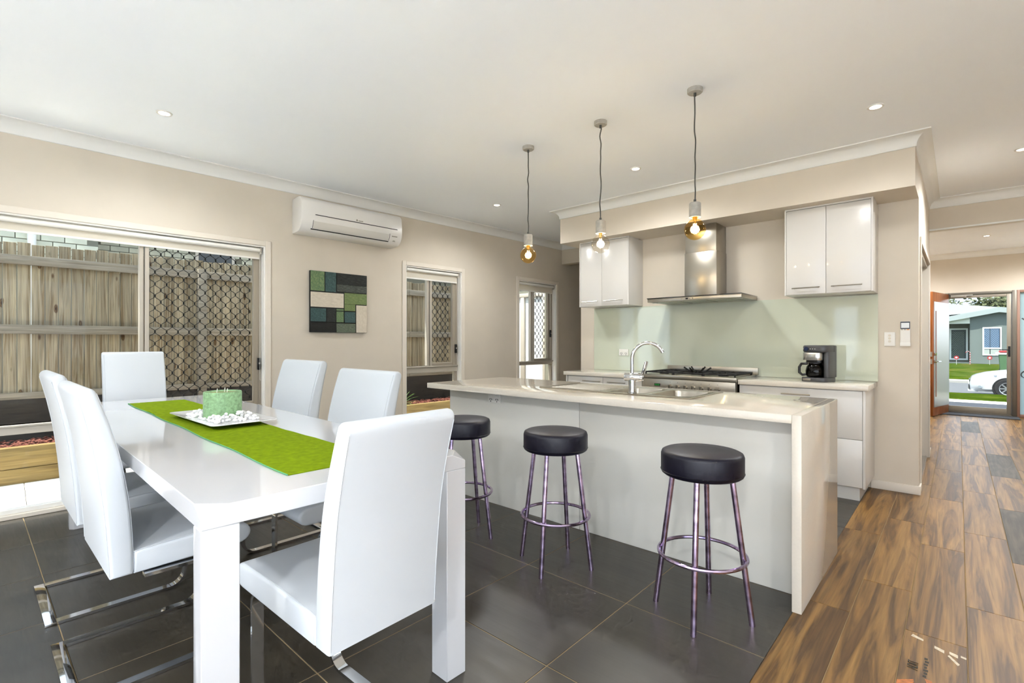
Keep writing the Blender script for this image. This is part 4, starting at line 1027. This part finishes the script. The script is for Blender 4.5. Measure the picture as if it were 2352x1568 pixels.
# garden bed with bark mulch
build(MB().box(-2.0, -1.51, -3, 6.9, -.08, .235), 'garden_soil', pbr('soil', (70, 48, 36), .95), space='L', kind=ST, smooth=None, label='soil of the garden bed')
mu = MB(); rr = random.Random(21)
for k in range(5200):
    u = rr.uniform(-.8, 6.85); d = rr.uniform(-1.95, -1.55); L = rr.uniform(.02, .06); w = rr.uniform(.006, .014)
    R = Matrix.Rotation(rr.uniform(0, PI), 3, 'Z') @ Matrix.Rotation(rr.uniform(-.5, .5), 3, 'X') @ Matrix.Rotation(rr.uniform(-.4, .4), 3, 'Y')
    c = Vector((d, u, .24+rr.uniform(0, .035)))
    t = [(-L/2, -w, 0), (L/2, -w*.6, 0), (L/2, w*.6, 0), (-L/2, w, 0), (0, 0, .007)]
    mu.add([R @ Vector(p)+c for p in t], [(0, 3, 2, 1), (0, 1, 4), (1, 2, 4), (2, 3, 4), (3, 0, 4)])
BARK = _mat('red_bark'); 
def bark():
    m, nt, b = BARK; v = coords(nt); n = noise(nt, v, 38, 3)
    nt.links.new(ramp(nt, n, [(.25, (66, 32, 24)), (.5, (110, 58, 44)), (.75, (146, 86, 66))]), b.inputs['Base Color']); b.inputs['Roughness'].default_value = .9; return m
build(mu, 'bark_mulch', bark(), space='L', smooth=None, kind='stuff', label='red bark mulch covering the garden bed', cat='mulch')
# paling fence
fc = lthing('paling_fence', 'weathered timber paling fence outside the windows', 'fence', -2.08, 3, .25)
me_p = []
for k in range(3):
    m = MB().box(-.008, .008, -.0475, .0475, 0, 1.5+(0, .008, -.006)[k]); me = mkmesh('paling', m.v, m.f, bevel=.002, seg=1, smooth=None); me.materials.append(FENCE); me_p.append(me)
rr = random.Random(4)
finv = wmat(fc).inverted()
for k in range(88):
    u = -1.9+.1005*k
    o = inst('paling', me_p[k % 3], None); o.parent = fc
    o.matrix_basis = finv @ LM @ Matrix.Translation((-2.075+rr.uniform(-.003, .003), u, .70))
for z0, z1 in ((1.985, 2.075), (1.30, 1.39), (.655, .72)):
    for a, b in ((-2, 1.83), (1.835, 4.8), (4.805, 6.98)):
        build(MB().box(-2.062, -2.02, a, b, z0, z1), 'rail', RAIL, fc, 'L', bevel=.003)
for u in (-.9, 1.84, 4.55): build(MB().box(-2.075, -1.985, u-.045, u+.045, .2, 2.1), 'post', RAIL, fc, 'L', bevel=.005)
build(MB().box(-2.07, -2.03, -2, 6.98, .22, .655), 'plinth_board', pbr('dark_sheet', (48, 42, 36), .7, var=.2, vs=14, scale=(1, .3, 3)), fc, 'L')
# strappy plant
GRN = pbr('strap_leaf', (104, 138, 74), .5, var=.15, vs=20)
def strappy(u, d, label, n, seed):
    t = lthing('strappy_plant', label, 'plant', d, u, .25, group='strappy plants in the garden bed'); rr = random.Random(seed)
    for k in range(n):
        a = rr.uniform(0, 2*PI); L = rr.uniform(.18, .32); el = rr.uniform(.5, 1.3); w = .009; m = MB(); vs = []; fs = []
        for i in range(6):
            s = i/5; r = L*s*math.cos(el)+.06*s*s; z = L*s*math.sin(el)-.16*s*s*math.cos(el); ww = w*(1-s*.9)
            c = Vector((r*math.cos(a), r*math.sin(a), z)); n_ = Vector((-math.sin(a), math.cos(a), 0))
            vs += [c+n_*ww, c-n_*ww, c-Vector((0, 0, .003))]
        for i in range(5): fs += [(i*3, i*3+1, i*3+4, i*3+3), (i*3+1, i*3+2, i*3+5, i*3+4), (i*3+2, i*3, i*3+3, i*3+5)]
        build(m.add(vs, fs), 'leaf', GRN, t)
strappy(4.42, -1.66, 'green strappy plant in the garden bed outside the window nearest the wall art', 34, 2)
# neighbouring brick house
BRK = pbr('pale_brick', (206, 206, 186), .85, var=.08, vs=3); MORT = pbr('mortar', (120, 118, 104), .95)
nb = lthing('neighbour_house', 'pale brick house wall beyond the paling fence', 'house', -4.4, 2, 0)
build(MB().box(-4.6, -4.31, -6, 1.10, -.2, 3.5).box(-5.5, -5.22, 1.10, 14, -.2, 3.5).box(-5.5, -4.6, 0.9, 1.10, -.2, 3.5), 'wall', MORT, nb, 'L', smooth=None)
bm_ = mkmesh('brick', *(lambda m: (m.v, m.f))(MB().box(0, .012, -.1145, .1145, 0, .077)), bevel=.003, seg=1, smooth=None); bm_.materials.append(BRK)
ninv = wmat(nb).inverted()
for row in range(7):
    z = 2.32+.087*row
    for k in range(11):
        u = 1.10-.115-.24*k-(.12 if row % 2 else 0)
        if u < -1.5: continue
        o = inst('brick', bm_, nb); o.matrix_basis = ninv @ LM @ Matrix.Translation((-4.312, u, z))
    for k in range(16):
        u = 1.215+.24*k+(.12 if row % 2 else 0)
        if 2.42 < u < 3.2: continue
        o = inst('brick', bm_, nb); o.matrix_basis = ninv @ LM @ Matrix.Translation((-5.222, u, z))
build(MB().cyl((-4.24, .42, -.1), (-4.24, .42, 3.4), .045, 14), 'downpipe', PLAST, nb, 'L')
wf = build(MB().box(-5.225, -5.19, 2.50, 2.55, 1.4, 3.05).box(-5.225, -5.19, 3.08, 3.13, 1.4, 3.05).box(-5.225, -5.19, 2.55, 3.08, 3.0, 3.05), 'window_frame', ALUL, nb, 'L')
build(MB().box(-5.219, -5.205, 2.55, 3.08, 1.4, 3.0), 'window_pane', pbr('dark_pane', (40, 46, 50), .1), wf, 'L')
build(MB().box(-5.6, -3.9, -6, 14, 3.5, 3.6), 'unseen_eave', REVEAL, nb, 'L')  # out of view, added to cut the sky light reaching the fence
# own wing seen through the far window: pale brick wall with a white blind behind its window
wg = thing('brick_wing', 'pale brick wing with a white blinded window seen through the far narrow window', 'house wing', (-5.7, 7.3, -.1))
PBRK = pbr('white_brick', (196, 196, 190), .85, var=.03, vs=4)
build(MB().box(-6.55, -6.45, 7.22, 7.4, -.1, 3.0).box(-5.70, -4.72, 7.22, 7.4, -.1, 3.0).box(-6.45, -5.70, 7.22, 7.4, 2.15, 3.0).box(-6.45, -5.70, 7.22, 7.4, -.1, .2), 'wall', MORT, wg, 'world', smooth=None)
pbm = mkmesh('brick', *(lambda m: (m.v, m.f))(MB().box(-.114, .114, -.012, 0, 0, .076)), bevel=.003, seg=1, smooth=None); pbm.materials.append(PBRK)
winv = wmat(wg).inverted()
for row in range(32):
    z = .06+.0865*row
    for k in range(10):
        x = -7.05+.24*k+(.12 if row % 2 else 0)
        if x > -4.9 or x < -6.5: continue
        if -7.08 < x < -5.57 and .19 < z+.07 and z < 2.14: continue
        o = inst('brick', pbm, wg); o.matrix_basis = winv @ Matrix.Translation((x, 7.2195, z))
wf = build(MB().box(-6.45, -6.42, 7.21, 7.27, .2, 2.15).box(-5.75, -5.70, 7.21, 7.27, .2, 2.15).box(-6.42, -5.75, 7.21, 7.27, 2.08, 2.15).box(-6.42, -5.75, 7.21, 7.27, .2, .25).box(-6.30, -6.21, 7.215, 7.265, .25, 2.08), 'window_frame', ALUL, wg, 'world', bevel=.003)
build(MB().box(-6.21, -5.75, 7.262, 7.268, .25, 2.08).box(-6.42, -6.30, 7.262, 7.268, .25, 2.08), 'blind', pbr('white_blind', (206, 208, 206), .8), wf, 'world', smooth=None)

# ================================================================ OUTSIDE, STREET SIDE
def slab(name, prof, x0, x1, mat, label, kind=ST):
    m = MB(); vs = []
    n = len(prof)
    for x in (x0, x1): vs += [(x, y, z) for y, z in prof]+[(x, y, z-.4) for y, z in prof]
    fs = []; q = 2*n
    for i in range(n-1):
        fs += [(i, i+1, q+i+1, q+i), (n+i+1, n+i, q+n+i, q+n+i+1), (i+1, i, n+i, n+i+1), (q+i, q+i+1, q+n+i+1, q+n+i)]
    fs += [(0, q, q+n, n), (n-1, n+n-1, q+n+n-1, q+n-1)]
    return build(m.add(vs, fs), name, mat, space='world', kind=kind, label=label)
slab('porch', [(11.525, -.05), (14.2, -.06)], -8, 10, pbr('porch_grey', (62, 64, 70), .9, spec=.1), 'dark grey paved porch outside the front door')
slab('path_edge', [(14.2, -.055), (14.85, -.06)], -8, 12, pbr('white_concrete', (232, 228, 216), .85), 'white concrete edging beyond the porch')
def grass_mat(name, a, b, c):
    m, nt, bb = _mat(name); v = coords(nt); n1 = noise(nt, v, 1.1, 4, .5); n2 = noise(nt, v, 26, 3)
    col = ramp(nt, n1, [(.35, a), (.55, b), (.72, c)]); nt.links.new(mulcol(nt, col, ramp(nt, n2, [(.3, (150, 150, 150)), (.7, (255, 255, 255))])), bb.inputs['Base Color'])
    bb.inputs['Roughness'].default_value = .95; bb.inputs['Specular IOR Level'].default_value = 0; bump(nt, bb, n2, .8, .05); return m
GR1 = grass_mat('verge_grass', (50, 68, 14), (66, 84, 20), (82, 94, 28)); GR2 = grass_mat('far_lawn_grass', (56, 76, 16), (74, 92, 24), (112, 94, 56))
slab('verge', [(14.85, -.07), (18, -.16), (21.3, -.40)], -14, 18, GR1, 'green grass verge before the street')
slab('road', [(21.3, -.62), (26, -.66), (30, -.62)], -40, 60, pbr('asphalt', (92, 93, 95), .9, spec=.05, var=.06, vs=12), 'grey asphalt street')
slab('kerb', [(30, -.52), (30.7, -.50)], -40, 60, pbr('kerb_concrete', (150, 148, 142), .9, spec=.05), 'pale concrete kerb across the street')
slab('far_lawn', [(30.7, -.49), (36, -.40), (44.2, -.18)], -40, 60, GR2, 'green front lawn of the house across the street')
slab('far_ground', [(44.2, -.2), (120, -.2)], -60, 90, GR2, 'ground behind the house across the street')
# house across the street
FAC = pbr('facade_grey', (96, 104, 100), .8, var=.02, vs=2); FACD = pbr('facade_warm_grey', (104, 102, 88), .8); FASC = pbr('fascia_pale', (140, 148, 146), .6); ROOF = pbr('roof_sheet', (150, 154, 152), .5)  # FACD is the warmer grey of the recessed entry wall
hs = thing('street_house', 'low grey clad house with a shallow gable across the street', 'house', (1.5, 46, -.2))
FY = 44.0
build(MB().prism([(.55, -.2), (9, -.2), (9, 2.0), (1.9, 3.16), (.55, 2.92)], 'y', FY, FY+8), 'gable_wall', FAC, hs, 'world', smooth=None)
build(MB().box(-9, .55, FY+1.4, FY+8, -.2, 2.75), 'entry_wall', FACD, hs, 'world', smooth=None)
bt = MB()
for k in range(13): bt.box(.58+.45*k, .62+.45*k, FY-.012, FY+.0, -.2, min(2.9+.0, 2.92+.18*(.45*k), 3.1-.16*(.45*k-1.35)))
build(bt, 'cover_battens', FAC, hs, 'world', smooth=None)
build(MB().box(-9, .55, FY-.02, FY+.1, 2.42, 2.78), 'porch_beam', pbr('beam_white', (212, 214, 204), .7), hs, 'world', smooth=None)
m = MB()
for (xa, za, xb, zb_) in ((-9.2, .92, 1.9, 3.36), (1.9, 3.36, 9.4, 2.1)):
    m.add([(xa, FY-.35, za), (xb, FY-.35, zb_), (xb, FY+8.4, zb_), (xa, FY+8.4, za), (xa, FY-.35, za+.07), (xb, FY-.35, zb_+.07), (xb, FY+8.4, zb_+.07), (xa, FY+8.4, za+.07)],
          [(0, 3, 2, 1), (4, 5, 6, 7), (0, 1, 5, 4), (1, 2, 6, 5), (2, 3, 7, 6), (3, 0, 4, 7)])
rf = build(m, 'roof', ROOF, hs, 'world', smooth=None)
m = MB()
for (xa, za, xb, zb_) in ((-4.2, 2.02, 1.9, 3.36), (1.9, 3.36, 9.4, 2.1)):
    m.add([(xa, FY-.38, za-.26), (xb, FY-.38, zb_-.26), (xb, FY-.38, zb_+.06), (xa, FY-.38, za+.06), (xa, FY-.33, za-.26), (xb, FY-.33, zb_-.26), (xb, FY-.33, zb_+.06), (xa, FY-.33, za+.06)],
          [(0, 1, 2, 3), (7, 6, 5, 4), (0, 4, 5, 1), (1, 5, 6, 2), (2, 6, 7, 3), (3, 7, 4, 0)])
build(m, 'fascia', FASC, rf, 'world', smooth=None)
build(MB().prism([(-9, 2.75), (-1, 4.0), (3, 3.45), (3, 3.35), (-9, 2.65)], 'y', FY+3, FY+9), 'rear_roof', ROOF, hs, 'world', smooth=None)
WHF = pbr('white_window_frame', (232, 234, 230), .5); SCR = pbr('dark_screen', (62, 70, 66), .6)
def house_screen(x0, x1, z0, z1, y, col):
    m = MB(); n = int((x1-x0)/.11)+1; k = int((z1-z0)/.13)+1
    for i in range(-k, n+k):
        for s in (1, -1):
            pts = [(x0+.11*i+s*.11*j, z0+.13*j) for j in range(k+1)]; pts = [p for p in pts if x0 <= p[0] <= x1 and z0 <= p[1] <= z1]
            if len(pts) > 1: m.tube([(pts[0][0], y, pts[0][1]), (pts[-1][0], y, pts[-1][1])], .008, 4)
    return m
dr = build(MB().box(-.46, -.37, FY+1.33, FY+1.4, .0, 2.14).box(.38, .47, FY+1.33, FY+1.4, 0, 2.14).box(-.37, .38, FY+1.33, FY+1.4, 2.05, 2.14).box(-.37, .38, FY+1.33, FY+1.4, 0, .1), 'door_frame', WHF, hs, 'world')
build(MB().box(-.37, .38, FY+1.37, FY+1.39, .1, 2.05), 'door_panel', SCR, dr, 'world', smooth=None)
build(house_screen(-.37, .38, .1, 2.05, FY+1.355, 0), 'door_screen', pbr('screen_sage', (120, 132, 116), .6), dr, 'world')
wi = build(MB().box(1.15, 1.22, FY-.04, FY, .36, 2.16).box(1.96, 2.03, FY-.04, FY, .36, 2.16).box(1.22, 1.96, FY-.04, FY, 2.08, 2.16).box(1.22, 1.96, FY-.04, FY, .36, .42).box(1.22, 1.96, FY-.04, FY, .78, .86), 'window_frame', WHF, hs, 'world')
build(MB().box(1.22, 1.96, FY-.012, FY-.005, .86, 2.08), 'window_pane', pbr('blue_pane', (70, 92, 116), .15), wi, 'world', smooth=None)
build(MB().box(1.22, 1.96, FY-.012, FY-.005, .42, .78), 'lower_pane', pbr('lower_pane', (150, 156, 150), .2), wi, 'world', smooth=None)
build(house_screen(1.22, 1.96, .86, 2.08, FY-.02, 0), 'window_screen', pbr('screen_blue', (120, 142, 164), .6), wi, 'world')
build(MB().box(-2, 3.5, FY-.12, FY, -.25, -.12), 'plinth', FAC, hs, 'world')
# candy-cane ornaments, round signs and wheelie bin on the lawn
RED = pbr('candy_red', (150, 30, 30), .5); WHT = pbr('candy_white', (170, 168, 165), .5)
def cane(x, y, label, h=.75):
    t = thing('candy_cane', label, 'garden ornament', (x, y, -.23), group='candy cane ornaments on the far lawn')
    pts = [(0, 0, h*k/10) for k in range(11)]+[(-.1+.1*math.cos(a), 0, h+.1*math.sin(a)) for a in [PI*k/6 for k in range(1, 7)]]
    for i in range(len(pts)-1): build(MB().tube([pts[i], pts[i+1]], .022, 6), 'stripe', RED if i % 2 else WHT, t)
cane(.55, 43.2, 'red and white candy cane ornament beside the far house door'); cane(2.15, 43.2, 'red and white candy cane ornament right of the far house window')
def rsign(x, y, label):
    t = thing('round_lawn_sign', label, 'garden ornament', (x, y, -.24), group='round lawn signs before the far house')
    build(MB().cyl((0, 0, 0), (0, 0, .4), .012, 6), 'stake', WHT, t); d = build(MB().cyl((0, .015, .46), (0, -.015, .46), .12, 18), 'disc', RED, t); build(MB().cyl((0, -.0155, .46), (0, -.02, .46), .06, 14), 'centre', WHT, d)
rsign(-.1, 42.6, 'red round lawn sign in front of the far house door'); rsign(1.45, 43.0, 'red round lawn sign under the far house window')
bn = thing('wheelie_bin', 'green wheelie bin with a red lid on the far lawn', 'bin', (1.86, 36.4, -.395))
build(MB().add([(-.24, -.3, .05), (.24, -.3, .05), (.24, .3, .05), (-.24, .3, .05), (-.29, -.36, .95), (.29, -.36, .95), (.29, .36, .95), (-.29, .36, .95)], [(0, 3, 2, 1), (4, 5, 6, 7), (0, 1, 5, 4), (1, 2, 6, 5), (2, 3, 7, 6), (3, 0, 4, 7)]), 'tub', pbr('bin_green', (70, 100, 66), .5), bn)
build(MB().box(-.42, .3, -.4, .38, .95, 1.06), 'bag', pbr('white_bag', (232, 230, 226), .6), bn, bevel=.04); build(MB().box(-.28, .31, -.4, .38, 1.06, 1.16), 'lid', RED, bn, bevel=.03)
for s in (-1, 1): build(MB().cyl((s*.2, .3, .1), (s*.28, .3, .1), .1, 14), 'wheel', BLACK, bn)
# tree behind the house
BARKT = pbr('tree_bark', (86, 72, 58), .9, var=.2, vs=10)
def leafmat():
    m, nt, b = _mat('gum_leaf'); v = coords(nt); n = noise(nt, v, 3, 3)
    nt.links.new(ramp(nt, n, [(.3, (44, 52, 26)), (.55, (74, 80, 42)), (.8, (112, 110, 68))]), b.inputs['Base Color']); b.inputs['Roughness'].default_value = .7; return m
GUM = leafmat()
def tree(x, y, h, label, seed, spread):
    t = thing('gum_tree', label, 'tree', (x, y, -.2), group='gum trees behind the far house'); rr = random.Random(seed)
    tr = MB().tube([(0, 0, 0), (.2, 0, h*.35), (0, 0, h*.65), (.3, 0, h*.9)], [.28, .22, .16, .06], 8)
    cs = []
    for k in range(14):
        a = rr.uniform(0, 2*PI); r = spread*rr.uniform(.3, 1); c = Vector((r*math.cos(a), r*math.sin(a), h*rr.uniform(.55, 1))); cs.append(c)
        tr.tube([(0, 0, h*.45), c*.6+Vector((0, 0, h*.2)), c], [.1, .06, .02], 6)
    build(tr, 'trunk', BARKT, t); lf = MB()
    for c in cs:
        for k in range(480):
            p = c+Vector((rr.gauss(0, .75), rr.gauss(0, .75), rr.gauss(0, .5))); s = rr.uniform(.13, .27)
            a = Vector((rr.gauss(0, 1), rr.gauss(0, 1), rr.gauss(0, .7))).normalized(); b_ = a.orthogonal().normalized()
            lf.add([p-a*s, p+b_*s*.4, p+a*s, p-b_*s*.4], [(0, 1, 2, 3)])
    build(lf, 'foliage', GUM, t, smooth=None, kind='stuff')
tree(2.2, 60, 5.0, 'tall gum tree rising behind the far house roof', 1, 3.0); tree(-4.6, 72, 6.6, 'gum tree farther left behind the far house roof', 2, 3.2)
# parked car
PAINT = pbr('car_white', (190, 192, 192), .2, coat=.8); TYRE = pbr('tyre', (26, 26, 27), .8); CGL = pbr('car_glass', (34, 40, 46), .05)
car = thing('parked_car', 'white sedan parked at the kerb across the verge', 'car', (2.55, 23.9, -.645))
# body side profile (x,z) front at -2.25, sections across the width
def loft(secs):
    k = len(secs[0]); vs = [p for s in secs for p in s]; fs = []
    for i in range(len(secs)-1): fs += [(i*k+j, i*k+j+1, (i+1)*k+j+1, (i+1)*k+j) for j in range(k-1)]+[(i*k+k-1, i*k, (i+1)*k, (i+1)*k+k-1)]
    fs += [tuple(range(k)), tuple(range((len(secs)-1)*k+k-1, (len(secs)-1)*k-1, -1))]
    return MB().add(vs, fs)
def sec(x, hw, zb, zs, zt_):
    half = [(hw*.86, zb), (hw*.97, zb+.08), (hw, zb+(zs-zb)*.5), (hw*.985, zs-.04), (hw*.9, zs+.02), (hw*.55, zt_), (hw*.0+.15, zt_+.012)]
    pts = [(x, -y, z) for y, z in half]+[(x, y, z) for y, z in half[::-1]]
    return pts
S_ = [sec(-2.26, .52, .24, .50, .56), sec(-2.20, .68, .20, .62, .66), sec(-2.08, .80, .19, .70, .73), sec(-1.85, .86, .19, .76, .81), sec(-1.45, .88, .2, .84, .88), sec(-1.0, .885, .2, .88, .95), sec(0, .885, .2, .90, .97), sec(1.2, .88, .2, .92, .99), sec(1.8, .86, .22, .90, 1.0), sec(2.15, .80, .26, .86, .97), sec(2.28, .70, .34, .8, .9)]
bdy = build(loft(S_), 'body', PAINT, car, smooth=40)
cab = [[(x, -w0, .9), (x+dx, -w1, zt_), (x+dx, w1, zt_), (x, w0, .9)] for x, dx, w0, w1, zt_ in ((-1.0, .02, .78, .76, .94), (-.3, 0, .8, .6, 1.40), (.2, 0, .8, .6, 1.46), (.8, 0, .8, .6, 1.44), (1.6, 0, .78, .7, 1.05), (1.8, 0, .76, .74, .95))]
build(loft(cab), 'cabin', CGL, car, smooth=30)
build(loft([[(x, -w1, z-.02), (x, -w1, z+.02), (x, w1, z+.02), (x, w1, z-.02)] for x, w1, z in ((-.25, .6, 1.42), (.2, .6, 1.475), (.8, .6, 1.455), (1.0, .6, 1.38))]), 'roof', PAINT, car, smooth=30)
for sx, xx in ((-1, -1.35), (1, 1.35)):
    for sy in (-1, 1):
        y0 = sy*.72; y1 = sy*.893
        arch = build(MB().cyl((xx, y0, .31), (xx, sy*.8905, .31), .37, 28), 'wheel_arch', pbr('arch_black', (14, 14, 15), .8), car)
        wh = build(MB().lathe([(.20, -.09), (.30, -.095), (.315, -.07), (.315, .07), (.30, .095), (.20, .09)], n=30, closed=True).xf(Matrix.Translation((xx, sy*.815, .315)) @ Matrix.Rotation(PI/2, 4, 'X')), 'tyre', TYRE, car)
        rim = MB().lathe([(.185, -.09), (.205, -.095), (.205, .095), (.185, .09)], n=28, closed=True).lathe([(0, .06), (.05, .06), (.05, .075), (0, .08)], n=14)
        for k in range(8):
            a = 2*PI*k/8; R_ = Matrix.Rotation(a, 3, 'Z'); rim.obox(R_ @ Vector((.12, 0, .07)), (.16, .038, .02), R_)
        build(rim.xf(Matrix.Translation((xx, sy*.815, .315)) @ Matrix.Rotation(PI/2*(1 if sy < 0 else -1), 4, 'X')), 'rim', pbr('alloy', (196, 196, 198), .3, .9), wh)
HL = pbr('headlight', (196, 206, 216), .08, .6)
for sy in (-1, 1):
    build(MB().add([(-2.14, sy*.70, .60), (-1.62, sy*.875, .70), (-1.60, sy*.882, .755), (-2.03, sy*.76, .715), (-2.12, sy*.62, .60), (-1.62, sy*.80, .70), (-1.62, sy*.80, .755), (-2.01, sy*.66, .715)], [(0, 1, 2, 3), (7, 6, 5, 4), (0, 4, 5, 1), (1, 5, 6, 2), (2, 6, 7, 3), (3, 7, 4, 0)]), 'headlight', HL, car)
    build(MB().cyl((-2.0, sy*.80, .34), (-2.02, sy*.845, .34), .05, 12), 'fog_lamp', HL, car)
build(MB().box(-2.275, -2.22, -.5, .5, .50, .515).box(-2.275, -2.22, -.5, .5, .545, .56), 'grille_bars', BLACK, car)
build(MB().box(-2.285, -2.2, -.48, .48, .24, .36), 'lower_intake', BLACK, car)
build(MB().box(-2.29, -2.275, -.2, .2, .39, .48), 'number_plate', pbr('plate_white', (226, 226, 220), .5), car)
build(MB().box(-2.31, -2.05, -.66, .66, .17, .205), 'front_lip', PAINT, car, bevel=.01)
